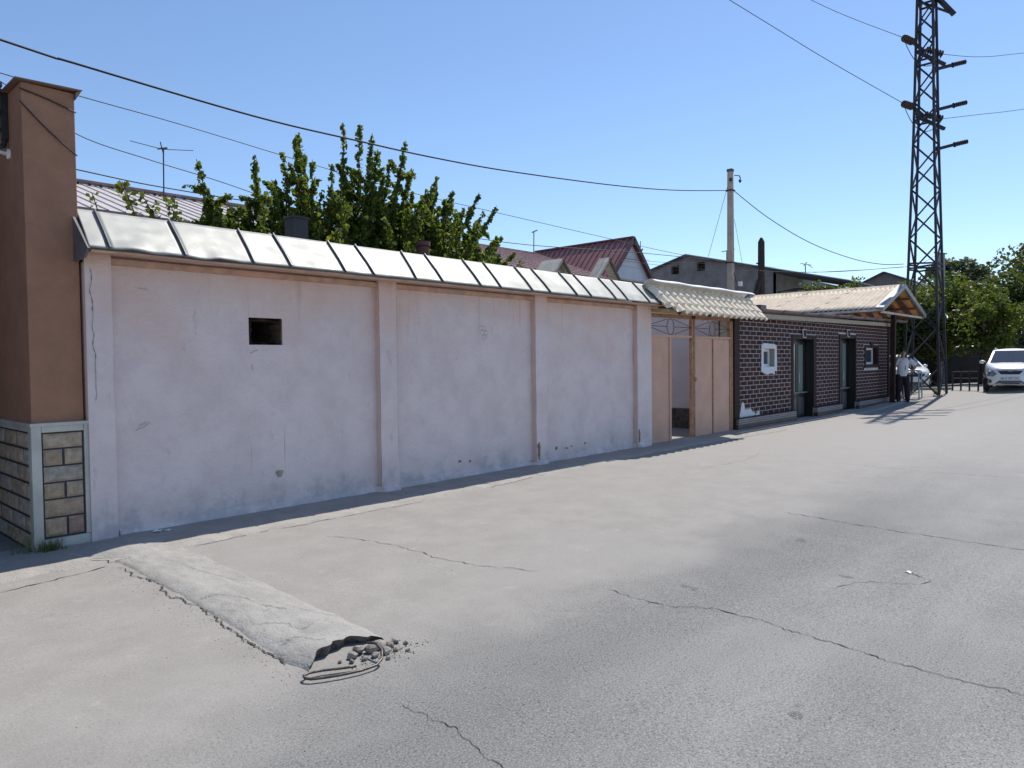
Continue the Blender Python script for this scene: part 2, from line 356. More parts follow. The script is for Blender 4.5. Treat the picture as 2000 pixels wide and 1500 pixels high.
for pts, w in (([(.1, .55), (.3, .58), (.45, .63), (.5, .72), (.62, .78)], .003), ([(.2, .8), (.38, .84), (.45, .9), (.7, .88)], .0028), ([(.55, .3), (.62, .42), (.78, .5), (.9, .52)], .0022), ([(.12, .9), (.3, .93), (.42, .985)], .003), ([(.7, .74), (.8, .82), (.93, .86)], .002)):
    Q = []
    for (ua, va), (ub, vb) in zip(pts[:-1], pts[1:]):
        for q in range(14): t = q / 14; Q.append(on_hump(min(.97, max(.03, ua + (ub - ua) * t + .03 * vnoise(ua * 9 + t * 5, va * 9))), min(.985, va + (vb - va) * t + .006 * vnoise(t * 9, ub * 7))))
    cm = MB()
    for i_, (x, y, z) in enumerate(Q): ww = w * .6 * max(.2, .7 + vnoise(i_ * .4, w * 900)); cm.v += [(x - ww, y - ww, z), (x + ww, y + ww, z)]
    cm.f = [(2 * i_, 2 * i_ + 2, 2 * i_ + 3, 2 * i_ + 1) for i_ in range(len(Q) - 1)]; cm.build('surface_crack', CRK, hump)
m.f = [(j * k + i, (j + 1) * k + i, (j + 1) * k + i + 1, j * k + i + 1) for j in range(NV) for i in range(NU)]
for i in range(NU + 1):                                            # ragged broken face
    x, y, z = m.v[NV * k + i]; pass
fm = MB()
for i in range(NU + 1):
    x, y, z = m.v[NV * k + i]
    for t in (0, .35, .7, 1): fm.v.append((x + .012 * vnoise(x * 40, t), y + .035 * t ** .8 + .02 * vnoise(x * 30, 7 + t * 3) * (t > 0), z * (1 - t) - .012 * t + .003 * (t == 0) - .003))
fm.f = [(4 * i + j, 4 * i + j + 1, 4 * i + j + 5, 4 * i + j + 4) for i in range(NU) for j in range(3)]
fm.build('broken_face', plain('shade_dark_concrete', (.105, .095, .082), .95, .4, 25, .8, 50), hump)  # concrete darkened to carry the deep shade of the broken end
m.build('concrete_body', HUMP, hump, autos=50)
crack([(2.04, 6.15), (2.05, 5.5), (2.045, 5.05), (2.03, 4.6), (2.0, 4.15), (1.955, 3.7), (1.955, 3.45)], .008, 41, .006, 'edge_crack', hump)
# small mound where hump, pillar and wall meet
m = MB()
def mound(u, v):
    a = u * 2 * math.pi; r = v
    x = 2.26 + r * .44 * math.cos(a) * (1 + .1 * vnoise(math.cos(a) * 2, math.sin(a) * 2)); y = 6.78 + r * .46 * math.sin(a)
    return (x, y, ground_z(x, y) + .07 * (1 - r ** 2.2) + .004 * vnoise(x * 9, y * 9) - .004)
m.grid(mound, 40, 12); m.build('mound', HUMP, hump, smooth=True)
crack([(1.92, 6.5), (2.05, 6.36), (2.2, 6.30)], .010, 43, .035, 'edge_crack', hump)

# rubble at the broken end
ROCK = plain('rubble_grey', (.24, .215, .185), .95, .35, 20, .6, 60)
def stone(c, r, seed, name, mat, n=8, mm=5, parent=None):
    rr = random.Random(seed); m = MB().ell(c, (r * rr.uniform(.8, 1.3), r * rr.uniform(.7, 1.1), r * rr.uniform(.55, .9)), n, mm)
    ph = rr.uniform(0, 50)
    m.v = [tuple(c[a] + (p[a] - c[a]) * (1 + .42 * vnoise((p[0] - c[0]) / r * 1.1 + ph, (p[1] - c[1]) / r * 1.1, (p[2] - c[2]) / r * 1.1)) for a in range(3)) for p in m.v]
    return m.build(name, mat, parent)
rub = [(2.30, 3.30, .045), (2.36, 3.26, .05), (2.24, 3.27, .032), (2.42, 3.27, .045), (2.47, 3.24, .034), (2.53, 3.27, .03), (2.33, 3.19, .028), (2.27, 3.20, .022), (2.40, 3.18, .03), (2.46, 3.17, .02), (2.56, 3.21, .018), (2.20, 3.22, .018), (2.50, 3.12, .014), (2.16, 3.27, .014), (2.36, 3.11, .016)]
rub = [(x, y, r * .85) for x, y, r in rub]
for i, (x, y, r) in enumerate(rub):
    tag(stone((x, y, r * .55), r, i + 3, 'rubble_stone', ROCK), 'largest broken concrete chunk under the bar loop at the hump end' if i == 1 else 'outermost chunk at the right corner of the broken hump end' if i == 10 else 'small broken concrete chunk at the crumbled street end of the hump', 'rubble', 'concrete chunks at the broken hump end')
# bent reinforcing bar loop lying in front of the broken end
loop = [(2.33, 3.26, .06), (2.335, 3.19, .075), (2.325, 3.12, .06), (2.29, 3.075, .035), (2.24, 3.055, .022), (2.15, 3.065, .02), (2.05, 3.10, .02), (1.97, 3.14, .02), (1.925, 3.17, .02), (1.905, 3.20, .022), (1.915, 3.228, .024), (1.95, 3.236, .024), (2.02, 3.212, .022), (2.10, 3.165, .02), (2.2, 3.11, .02)]
lp = []
for i in range(len(loop) - 1):
    for t in (0, .33, .66): lp.append(tuple(loop[i][a] + (loop[i + 1][a] - loop[i][a]) * t for a in range(3)))
tag(MB().tube(lp, .007, 8).build('steel_bar_loop', plain('rusty_bar', (.10, .085, .075), .45, .4, 30, .2, metal=.6), smooth=True), 'bent dark steel bar loop sticking out of the broken hump end', 'steel bar')
# loose grit
g = MB(); rr = random.Random(5)
def grit(x, y, r):
    z = ground_z(x, y) + r * .3; a = rr.uniform(0, 6)
    P = [(x + r * math.cos(a + k * 2.1) * rr.uniform(.7, 1.3), y + r * math.sin(a + k * 2.1) * rr.uniform(.7, 1.3), z - r * .6) for k in range(3)] + [(x, y, z + r * .6)]
    g.add(P, [(0, 1, 3), (1, 2, 3), (2, 0, 3)])
for _ in range(330):
    y = rr.uniform(3.2, 6.2); grit(lerp_pts(bl, y) - abs(rr.gauss(0, .09)) - .01, y, rr.choice([.002, .003, .003, .004, .006]))
for _ in range(380):
    x = rr.uniform(2.5, 15); grit(x, 7.08 - abs(rr.gauss(0, .06)), rr.choice([.004, .006, .008, .012]))
for _ in range(260): grit(rr.gauss(2.42, .10), rr.gauss(3.19, .06), rr.choice([.003, .004, .006, .009]))
for _ in range(260): grit(rr.uniform(.9, 7), rr.uniform(.8, 6.3), rr.choice([.002, .003, .003, .004, .006]))
tag(g.build('loose_grit', plain('grit_dark', (.16, .15, .14), .95, .5, 200, 0), loc=(2, 4, 0)), 'scattered grit and pebbles on the street', None, kind='stuff')

# ================================================================ WHITE PERIMETER WALL
wall = thing('perimeter_wall', 'long whitewashed wall with pilasters, a square hole and a sheet metal coping', 'wall', (6.9, 7.4, 0))
PF, WF, WB = 7.13, 7.22, 7.52                                       # pilaster face, panel face, back
def wobble(m, amp=.006, sc=2.2):                                     # hand-trowelled unevenness
    m.v = [(x, y + amp * vnoise(x * sc, z * sc, 2) * (y < WB - .05), z) for x, y, z in m.v]; return m
def slab(x0, x1, z0, z1, y0, y1, step=.12):
    """a wall slab with a subdivided front face"""
    m = MB(); nu = max(1, int((x1 - x0) / step)); nv = max(1, int((z1 - z0) / step))
    m.grid(lambda u, v: (x0 + (x1 - x0) * u, y0, z0 + (z1 - z0) * v), nu, nv)
    m.add([(x0, y0, z0), (x1, y0, z0), (x1, y1, z0), (x0, y1, z0), (x0, y0, z1), (x1, y0, z1), (x1, y1, z1), (x0, y1, z1)], [(4, 5, 6, 7), (1, 2, 6, 5), (2, 3, 7, 6), (3, 0, 4, 7), (3, 2, 1, 0)])
    return m
HX0, HX1, HZ0, HZ1 = 3.72, 4.11, 1.825, 2.115
m = MB()
for a in ((2.36, HX0, -.1, 2.66), (HX1, 5.36, -.1, 2.66), (HX0, HX1, -.1, HZ0), (HX0, HX1, HZ1, 2.66)):
    q = slab(*a, WF, WB); m.add(q.v, q.f)
wobble(m).build('panel', LIME, wall)
for a, b in ((5.63, 8.28), (8.56, 11.1)): wobble(slab(a, b, -.1, 2.66, WF, WB)).build('panel', LIME, wall)
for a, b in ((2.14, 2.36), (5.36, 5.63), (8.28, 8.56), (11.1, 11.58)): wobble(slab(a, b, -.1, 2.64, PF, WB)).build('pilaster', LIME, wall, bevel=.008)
# dark brown lining and back board of the hole, ragged lip
LINING = plain('hole_brick', (.085, .058, .04), .95, .4, 12, .8, 40)
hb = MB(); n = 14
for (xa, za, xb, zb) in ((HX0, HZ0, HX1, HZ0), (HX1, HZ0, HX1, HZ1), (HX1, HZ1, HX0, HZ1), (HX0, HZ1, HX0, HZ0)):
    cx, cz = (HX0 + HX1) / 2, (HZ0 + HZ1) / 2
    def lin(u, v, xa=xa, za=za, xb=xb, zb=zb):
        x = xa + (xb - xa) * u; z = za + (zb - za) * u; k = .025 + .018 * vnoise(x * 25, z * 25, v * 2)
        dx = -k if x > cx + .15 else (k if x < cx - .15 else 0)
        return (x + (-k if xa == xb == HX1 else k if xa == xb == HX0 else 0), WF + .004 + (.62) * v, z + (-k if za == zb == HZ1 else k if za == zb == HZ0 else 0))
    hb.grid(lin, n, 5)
hb.build('hole_lining', LINING, wall)
box(HX0 - .05, HX1 + .05, WF + .63, WF + .66, HZ0 - .05, HZ1 + .05).build('hole_back', plain('hole_shade_black', (.012, .010, .009), .95), wall)  # black colour stands in for the shade deep in the hole
# plaster skirting lump along the foot
m = MB(); n = 150
for i in range(n + 1):
    x = 2.4 + 9.1 * i / n; d = .045 + .03 * vnoise(x * 2.2, 3) + .012 * vnoise(x * 11, 6); h = .10 + .05 * vnoise(x * 1.3, 8) + .012 * vnoise(x * 9, 4)
    pj = PF if any(a - .02 < x < b + .02 for a, b in ((5.36, 5.63), (8.28, 8.56), (11.1, 11.58))) else WF
    m.v += [(x, pj - d, .02), (x, pj - d * .75, h * .55), (x, pj + .004, h)]
m.f = [(3 * i + j, 3 * i + 3 + j, 3 * i + 4 + j, 3 * i + 1 + j) for i in range(n) for j in range(2)]
m.build('plaster_skirt', LIME, wall, autos=60)
# cornice board under the coping
FASC = plain('faded_brown_board', (.56, .36, .27), .9, .2, 5, .4, 30, dirt=(.45, .33, .27))
cb = MB()
cb.grid(lambda u, v: (2.12 + 9.6 * u, 6.87 + (7.2 - 6.87) * v, 2.612 + .02 * v + .008 * vnoise(u * 14, v)), 80, 2); cb.build('soffit_board', FASC, wall, solid=.018)
wobble(slab(2.14, 11.6, 2.545, 2.60, WF - .05, WF + .01), .012, 3).build('cornice_band', FASC, wall)
# coping: folded sheets between standing seams
bx = [2.09, 2.252, 2.905, 3.585, 4.002, 4.675, 5.067, 5.696, 6.131, 6.809, 7.197, 7.863, 8.269, 8.918, 9.292, 9.977, 10.327, 11.024, 11.404]
tx = [2.13, 2.28, 2.94, 3.65, 4.05, 4.742, 5.12, 5.823, 6.215, 6.90, 7.304, 7.965, 8.349, 9.024, 9.398, 10.098, 10.479, 11.16, 11.574]
EY, EZ, TY, TZ = 6.82, 2.635, 7.28, 3.035
def cop(xb, xt, v, off=0., sx=0.):
    y = EY + (TY - EY) * v; z = EZ + (TZ - EZ) * v
    z += .010 * (1 - abs(v - .34) / (.34 if v < .34 else .66))       # folded crease a third of the way up
    y -= off * .65; z += off * .75
    return (xb + (xt - xb) * v, y, z)
for i in range(len(bx) - 1):
    a0, a1, b0, b1 = bx[i], bx[i + 1], tx[i], tx[i + 1]
    def fn(u, v, a0=a0, a1=a1, b0=b0, b1=b1, i=i):
        xb = a0 + (a1 - a0) * u; xt = b0 + (b1 - b0) * u
        big = 1.1 if i in (1, 2) else .28
        w = math.sin(math.pi * u) ** .6
        dent = big * w * (.012 * vnoise(xb * 3.1, v * 2.2, i) + .008 * vnoise(xb * 8, v * 5, i + 9)) * (1.3 - v)
        edge = big * w * .02 * vnoise(xb * 4, i * 3.3) * max(0, 1 - v * 3.5)
        p = cop(xb, xt, v, dent); return (p[0], p[1], p[2] + edge)
    m = MB().grid(fn, 14, 15)
    m.build('coping_sheet', GALV, wall, autos=5 if i not in (1, 2) else 14, solid=.003)
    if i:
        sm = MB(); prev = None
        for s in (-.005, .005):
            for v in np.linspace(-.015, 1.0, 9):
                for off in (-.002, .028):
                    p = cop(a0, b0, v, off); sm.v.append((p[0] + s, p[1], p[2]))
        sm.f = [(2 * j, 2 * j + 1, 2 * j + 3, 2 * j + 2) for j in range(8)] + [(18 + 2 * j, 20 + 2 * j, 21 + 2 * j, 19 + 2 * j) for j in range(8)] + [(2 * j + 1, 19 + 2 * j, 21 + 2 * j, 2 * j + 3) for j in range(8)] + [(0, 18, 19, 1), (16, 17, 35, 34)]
        sm.build('standing_seam', plain('shaded_zinc', (.12, .13, .135), .5, .2, 8, .1, metal=.3), wall)  # tone darkened for the seam's shaded side and its shadow
m = MB().grid(lambda u, v: (2.1 + 9.5 * u, TY + .42 * v, TZ - .33 * v), 30, 2); m.build('coping_back', GALV, wall, solid=.003)
ec = MB().prism([(EY - .01, EZ - .01), (TY, TZ - .01), (TY + .02, EZ - .1), (EY + .1, EZ - .08)], 2.075, 2.095, 'x'); ec.build('end_flashing', plain('shaded_zinc', (.2, .22, .23)), wall)
# crack between pillar and wall, scratched honeycomb drawing, scuffs
CR2 = flat('plaster_crack', (.13, .11, .10), 1, spec=0)
def wall_line(pts, w, name, y, mat=CR2, seed=0, jit=.01):
    m = MB(); q = []
    for a, b in zip(pts[:-1], pts[1:]):
        n = max(1, int(math.dist(a, b) / .03)); q += [(a[0] + (b[0] - a[0]) * i / n, a[1] + (b[1] - a[1]) * i / n) for i in range(n)]
    q.append(pts[-1]); q = [(x + jit * vnoise(x * 9 + seed, z * 9), z + jit * vnoise(z * 9, x * 9 + seed)) for x, z in q]
    for i, (x, z) in enumerate(q):
        j, k = min(i + 1, len(q) - 1), max(i - 1, 0); d = Vector((q[j][0] - q[k][0], q[j][1] - q[k][1])); d = d.normalized() if d.length else Vector((1, 0))
        ww = w * (.4 + abs(vnoise(i * .5, seed)) * 1.6)
        m.v += [(x - d.y * ww, y, z + d.x * ww), (x + d.y * ww, y, z - d.x * ww)]
    m.f = [(2 * i, 2 * i + 1, 2 * i + 3, 2 * i + 2) for i in range(len(q) - 1)]
    return m.build(name, mat, wall)
wall_line([(2.185, 2.5), (2.19, 2.3), (2.2, 2.1), (2.19, 1.95), (2.205, 1.7), (2.21, 1.5), (2.2, 1.3)], .0035, 'plaster_crack', PF - .0065, seed=3, jit=.02)
PEN = flat('pencil_grey', (.36, .34, .35), 1, spec=0)
for hx, hz in ((7.19, 2.09), (7.26, 2.09), (7.225, 2.03), (7.295, 2.03), (7.26, 1.97)):
    wall_line([(hx + .04 * math.cos(k * math.pi / 3 + .52), hz + .04 * math.sin(k * math.pi / 3 + .52)) for k in range(7)], .0026, 'scratched_hexagon', WF - .0075, PEN, 5, .004)
for a in ([(2.56, 1.0), (2.63, 1.03), (2.69, 1.07)], [(2.59, 1.04), (2.66, 1.08)], [(3.73, 1.73), (3.78, 1.76), (3.82, 1.77)], [(3.75, 1.62), (3.74, 1.58), (3.755, 1.55)], [(2.62, 2.35), (2.70, 2.34)]):
    wall_line(a, .005, 'scuff', WF - .0075, PEN, 7, .006)
chip = MB(); chip.prism([(4.04 + .035 * math.cos(a) * (1 + .4 * math.sin(3 * a)), .41 + .05 * math.sin(a) * (1 + .3 * math.cos(2 * a))) for a in np.linspace(0, 6.0, 14)], WF - .010, WF - .002); chip.build('chipped_spot', plain('bare_plaster', (.33, .30, .22), .95), wall)
BRK = plain('bare_brick', (.27, .17, .12), .95, .35, 14, .8, 40)
for cx, w, h, y, sd in ((8.33, .07, .26, PF - .009, 2), (11.14, .06, .24, PF - .009, 4), (8.86, .05, .06, WF - .008, 8), (9.12, .07, .025, WF - .008, 9), (9.25, .04, .02, WF - .008, 16), (9.62, .025, .04, WF - .008, 10), (6.75, .05, .035, WF - .008, 12), (6.95, .025, .03, WF - .008, 13)):
    cz = .24 if y == PF - .009 else .24 + .1 * vnoise(sd * 1.7)
    poly = [(cx + w / 2 * math.cos(a) * (1 + .9 * vnoise(math.cos(a) * 2.6 + sd, math.sin(a) * 2.6)), cz + h / 2 * math.sin(a) * (1 + .45 * vnoise(math.cos(a) * 2, math.sin(a) * 2 + sd))) for a in np.linspace(0, 2 * math.pi, 20, endpoint=False)]
    MB().prism(poly, y, y + .012).build('bare_patch', BRK, wall)

# ================================================================ BROWN GATE PILLAR (left edge)
pil = thing('gate_pillar', 'tall brown rendered pillar on a stone and marble clad plinth', 'pillar', (1.95, 7.4, 0))
box(1.715, 2.118, 7.185, 9.3, 1.0, 4.03).build('shaft', RENDER, pil, bevel=.006)
JOINT = plain('dark_pointing', (.035, .037, .045), .8, .2, 20, .2)
MARB = plain('pale_marble', (.47, .455, .41), .4, .14, 3, .05, dirt=(.38, .385, .345))
box(1.715, 2.16, 7.165, 9.3, -.1, 1.10).build('plinth_core', JOINT, pil)
# marble frame on the street face
for a in ((1.70, 1.775, .0, 1.10), (2.105, 2.175, .12, 1.10), (1.778, 2.102, 1.045, 1.10), (1.778, 2.175, -.05, .117)): box(a[0], a[1], 7.145, 7.165, a[2], a[3]).build('marble_trim', MARB, pil, bevel=.002)
box(1.69, 2.185, 7.132, 9.3, 1.10, 1.128).build('plinth_cap', MARB, pil, bevel=.003)
box(1.698, 1.714, 7.166, 7.235, 0, 1.10).build('marble_trim', MARB, pil); box(1.699, 1.714, 7.237, 9.3, 1.052, 1.098).build('marble_trim', MARB, pil)
SST = [plain('sandstone_%s' % n, c, .9, .22, 14, 1., 25, dist=.012) for n, c in (('tan', (.40, .31, .225)), ('ochre', (.36, .265, .18)), ('grey', (.36, .315, .255)), ('red', (.34, .215, .155)))]
rows = [1.035, .885, .735, .585, .435, .285, .19, .125]
zz = [(.905, 1.030), (.755, .890), (.610, .740), (.465, .595), (.305, .450), (.135, .290)]
def stonepiece(x0, x1, z0, z1, y, mat, seed, side=False):
    n = 7; m = MB()
    def fn(u, v):
        e = min(u, 1 - u, v, 1 - v); k = .014 * min(1, e * 9) + .010 * vnoise(u * 3 + seed, v * 2.4 + seed, seed) * min(1, e * 8)
        a = x0 + (x1 - x0) * u; z = z0 + (z1 - z0) * v
        return (y - k, x1 - (a - x0), z) if side else (a, y - k, z)
    m.grid(fn, n, n); return m.build('cladding_stone', mat, pil)
for r, (z0, z1) in enumerate(zz[:]):
    if r % 2 == 0: stonepiece(1.79, 2.09, z0, z1, 7.163, SST[[0, 2, 1][r // 2]], r)
    else:
        mid = 1.935 + .005 * r; stonepiece(1.79, mid - .008, z0, z1, 7.163, SST[[1, 1, 1][r // 2]], r + 10); stonepiece(mid + .012, 2.09, z0, z1, 7.163, SST[[0, 0, 3][r // 2]], r + 20)
for r in range(7):                                                  # side facing the driveway
    z0 = .02 + r * .148; y = 7.25 + (0 if r % 2 else -.0)
    for c in range(4):
        y0 = 7.25 + c * .42 - (.2 if r % 2 and c else 0); y1 = 7.25 + (c + 1) * .42 - (.2 if r % 2 else 0) - .02
        stonepiece(y0, y1, z0, z0 + .128, 1.714, SST[(r + c) % 3], r * 5 + c, True)
CAPM = plain('brown_sheet', (.20, .13, .105), .5, .1, 5, .1)
cp = MB().hexa([(1.66, 7.13, 4.03), (2.15, 7.13, 4.045), (2.15, 9.35, 4.045), (1.66, 9.35, 4.03), (1.66, 7.13, 4.04), (2.17, 7.12, 4.056), (2.17, 9.35, 4.056), (1.66, 9.35, 4.04)])
cp.build('metal_cap', CAPM, pil)
MB().hexa([(2.118, 7.15, 3.97), (2.12, 7.15, 3.97), (2.12, 9.3, 3.97), (2.118, 9.3, 3.97), (2.118, 7.13, 4.03), (2.16, 7.13, 4.045), (2.16, 9.3, 4.045), (2.118, 9.3, 4.03)]).build('cap_flashing', CAPM, pil)
# wrought iron canopy bracket on the driveway side
cb_ = thing('iron_canopy', 'black wrought iron canopy frame with ring scrollwork on the brown pillar', 'canopy', (1.4, 7.35, 3.3))
m = MB(); m.bar((1.685, 7.62, 3.62), (1.685, 7.62, 4.06), .05, .05); m.build('post', IRON, cb_)
for z in (3.70, 4.03): MB().bar((.2, 7.62, z + .03), (1.69, 7.62, z), .035, .035).build('rail', IRON, cb_)
MB().bar((1.0, 7.62, 3.72), (1.67, 7.62, 4.02), .02, .02).build('diagonal', IRON, cb_)
for cx in (1.55, 1.2, .85): MB().tube([(cx + .1 * math.cos(t), 7.615, 3.85 + .1 * math.sin(t)) for t in np.linspace(0, 2 * math.pi, 22)], .011, 6).build('ring', IRON, cb_)
MB().hexa([(-2.3, 7.5, 4.06), (1.655, 7.5, 4.05), (1.655, 10.3, 4.05), (-2.3, 10.3, 4.06), (-2.3, 7.5, 4.10), (1.655, 7.5, 4.09), (1.655, 10.3, 4.09), (-2.3, 10.3, 4.10)]).build('roof_sheet', plain('dark_blue_sheet', (.05, .06, .10), .5), cb_)  # roof extended out of view to darken the driveway recess
MB().tube([(1.685, 7.62, 3.62), (1.675, 7.615, 3.56), (1.66, 7.61, 3.545), (1.655, 7.61, 3.58)], .02, 8).build('scroll_end', IRON, cb_)
wb = thing('bracket_arm', 'small white bracket arm with a round flange under the iron canopy', 'bracket', (1.6, 7.25, 3.36))
MB().lathe([(0, .045), (.015, .045), (.02, .02)], (1.714, 7.60, 3.50), (-1, 0, 0), 16).build('flange', WHITE, wb)
MB().tube([(1.70, 7.60, 3.50), (1.63, 7.60, 3.505), (1.58, 7.60, 3.48), (1.53, 7.60, 3.41)], .018, 8).build('arm', WHITE, wb, smooth=True)
# weeds and scraps at the foot of the pillar
GRN = leaf_mat('weed_green', [(.05, .08, .02), (.09, .12, .03), (.17, .16, .06)])
def weed(c, n, h, seed):
    rr = random.Random(seed); m = MB()
    for _ in range(n):
        a = rr.uniform(0, 6.28); l = h * rr.uniform(.4, 1); x = c[0] + rr.gauss(0, .05); y = c[1] + rr.gauss(0, .03); w = rr.uniform(.002, .0045); b = rr.uniform(.2, .9)
        pts = [(x + l * b * t * t * math.cos(a), y + l * b * t * t * math.sin(a), ground_z(x, y) + l * t * (1 - .35 * b * t)) for t in (0, .35, .7, 1)]
        ca, sa = -math.sin(a), math.cos(a)
        for i, p in enumerate(pts): ww = w * (1 - i / 3.3); m.v += [(p[0] + ca * ww, p[1] + sa * ww, p[2]), (p[0] - ca * ww, p[1] - sa * ww, p[2])]
        k = len(m.v) - 8; m.f += [(k + 2 * i, k + 2 * i + 1, k + 2 * i + 3, k + 2 * i + 2) for i in range(3)]
    return m.build('weed_clump', GRN, loc=(c[0], c[1], 0))
tag(weed((1.80, 7.08), 150, .19, 3), 'scraggly green weed clump at the foot of the marble plinth', 'weeds')
tag(weed((1.62, 7.15), 26, .34, 6), 'thin dry grass stalks beside the dark driveway side of the plinth', 'grass', None)
def scrap(x, y, w, h, nm, lab, rot, z):
    m = MB().grid(lambda u, v: (x + (u - .5) * w * math.cos(rot) - (v - .5) * h * math.sin(rot), y + (u - .5) * w * math.sin(rot) + (v - .5) * h * math.cos(rot), z + .012 + .016 * vnoise(u * 3 + x, v * 3)), 5, 4)
    tag(m.build(nm, WHITE, solid=.002), lab, 'litter')
scrap(2.68, 7.07, .07, .05, 'plastic_scrap', 'larger pale plastic scrap at the wall foot beside the hump', .4, .035)
scrap(2.76, 7.03, .05, .015, 'paper_scrap', 'thin white paper strip at the wall foot beside the hump', -.2, .035)
scrap(5.87, 1.42, .05, .035, 'paper_scrap', 'tiny white paper bit lying in the open street', .9, 0)

# ================================================================ GATE WITH SLATE CANOPY
gate = thing('yard_gate', 'peach painted sheet metal yard gate with its wicket door standing open', 'gate', (13.3, 7.25, 0))
PEACH = plain('peach_paint', (.58, .355, .26), .7, .07, 3, .1, dirt=(.52, .32, .24))
RUST = plain('peach_frame_rusty', (.36, .20, .125), .75, .25, 9, .2, dirt=(.22, .10, .05))
GY = 7.25
for x, w in ((11.64, .06), (13.32, .07), (13.405, .05), (15.03, .06), (15.11, .07)): MB().bar((x, GY + .01, 0), (x, GY + .01, 2.52), w, .06, (0, 1, 0)).build('upright', RUST, gate)
MB().bar((11.6, GY + .01, 2.47), (15.14, GY + .01, 2.50), .06, .07).build('top_rail', RUST, gate)
for a, b in ((11.67, 13.28), (13.43, 15.0)):
    MB().bar((a, GY + .005, 2.075), (b, GY + .005, 2.085), .05, .045).build('transom_rail', PEACH, gate)
    c = (a + b) / 2; o = thing; zt = 2.27
    for dx in (0,): MB().tube([(c + .13 * math.cos(t), GY, zt + .155 * math.sin(t)) for t in np.linspace(0, 2 * math.pi, 30)], .0065, 5).build('transom_oval', IRON, gate)
    for s in (-1, 1):
        e = a if s < 0 else b
        MB().tube([(c + s * .10, GY, zt + .15), (e, GY, zt + .01)], .006, 5).build('transom_bar', IRON, gate)
        MB().tube([(c + s * .10, GY, zt - .15), (e, GY, zt - .01)], .006, 5).build('transom_bar', IRON, gate)
        MB().tube([(c + s * .13, GY, zt), (e, GY, zt)], .006, 5).build('transom_bar', IRON, gate)
def leaf_panel(a, b, z0=.03, z1=2.05):
    m = MB().grid(lambda u, v: (a + (b - a) * u, GY + .004 * vnoise(u * 2 + a, v * 5), z0 + (z1 - z0) * v), 6, 14); return m.build('sheet_panel', PEACH, gate, solid=.004)
leaf_panel(11.67, 12.40); leaf_panel(13.43, 14.19); leaf_panel(14.23, 15.0)
MB().bar((12.43, GY, .02), (12.43, GY, 2.06), .06, .05, (0, 1, 0)).build('wicket_jamb', PEACH, gate)
MB().bar((14.21, GY - .012, .02), (14.21, GY - .012, 2.06), .03, .02, (0, 1, 0)).build('panel_strip', RUST, gate)
for z in (.045, 1.0): MB().bar((13.43, GY + .03, z), (15.0, GY + .03, z), .04, .04).build('back_rail', RUST, gate)
# open wicket leaf swung inwards, seen edge-on at the mullion
wk = MB().box(12.47, 12.50, GY + .05, GY + .90, .04, 2.04).build('wicket_leaf', PEACH, gate)
for z in (1.28, 1.42, 1.66): MB().lathe([(0, .012), (.06, .012)], (13.285, GY - .02, z), (0, -1, 0), 8).build('bolt', RUST, gate)
for x, z in ((13.25, 1.26), (13.40, 1.22)): MB().tube([(x + .03 * math.cos(t), GY - .05, z + .035 * math.sin(t)) for t in np.linspace(0, 2 * math.pi, 14)], .008, 6).build('ring_handle', RUST, gate)
# canopy
can = thing('slate_canopy', 'small pitched canopy of wavy beige slate sheets over the yard gate', 'canopy', (13.4, 6.9, 2.4))
BOARD = plain('yellowed_board', (.43, .335, .205), .85, .18, 5, .3, 30)
PITCH = .25
for r in range(3):                                                   # three courses, lowest first
    v0 = [0, .30, .62][r]; v1 = [.37, .69, 1.0][r]
    for s in range(4):
        xa = 11.36 + s * 1.03; xb = xa + 1.05; skew = .02 * vnoise(s * 3.1, r * 2.7); drop = .018 * vnoise(s * 5, r * 7) - (.03 if (s == 2 and r == 0) else 0)
        def fn(u, v, xa=xa, xb=xb, v0=v0, v1=v1, drop=drop, r=r, s=s):
            x = xa + (xb - xa) * u; t = v0 + (v1 - v0) * v + drop * (1 - v)
            if s == 0 and r == 0: t = max(t, .26 * (1 - u * 2.2))
            wv = .041 * math.sin(2 * math.pi * (x + .06 * t) / PITCH)
            off = .016 * (1 - v) + .012 * r * .3 + wv + .006 * vnoise(x * 6, t * 6)
            return (x, 6.58 + .50 * t - off * .68, 2.475 + .50 * t + off * .73 + .015 * vnoise(x * .9, 3))
        MB().grid(fn, 42, 8).build('slate_sheet', SLATE, can, smooth=True, solid=.007)
rc = MB().grid(lambda u, v: (11.4 + 4.25 * u, 6.93 + .30 * v, 2.975 + .13 * math.sin(math.pi * (v * .8 + .2)) + .018 * vnoise(u * 7, 2) + .012 * u), 40, 6); rc.build('ridge_cap', plain('white_ridge_metal', (.74, .74, .73), .5, .06, 4, .1), can, smooth=True, solid=.004)
MB().grid(lambda u, v: (11.4 + 4.2 * u, 7.14 + .55 * v, 2.95 - .45 * v + .034 * math.sin(2 * math.pi * 4.2 * u / PITCH)), 120, 3).build('back_slate', SLATE, can, smooth=True, solid=.007)
for a, b in ((11.62, 12.5), (12.51, 13.3), (13.31, 14.2), (14.21, 15.15)): box(a, b, 6.99, 7.02, 2.56, 2.70).build('board', BOARD, can, bevel=.003)
MB().hexa([(11.6, 6.80, 2.505), (15.3, 6.80, 2.515), (15.3, 7.2, 2.525), (11.6, 7.2, 2.525), (11.6, 6.80, 2.555), (15.3, 6.80, 2.558), (15.3, 7.2, 2.575), (11.6, 7.2, 2.575)]).build('eave_beam', BOARD, can)
MB().bar((13.4, 6.66, 2.47), (14.5, 6.74, 2.51), .07, .02).build('loose_lath', BOARD, can)
for x in (11.75, 12.9, 14.1, 15.25): MB().bar((x, 6.62, 2.46), (x, 7.08, 2.93), .05, .05).build('rafter', WOODD, can)
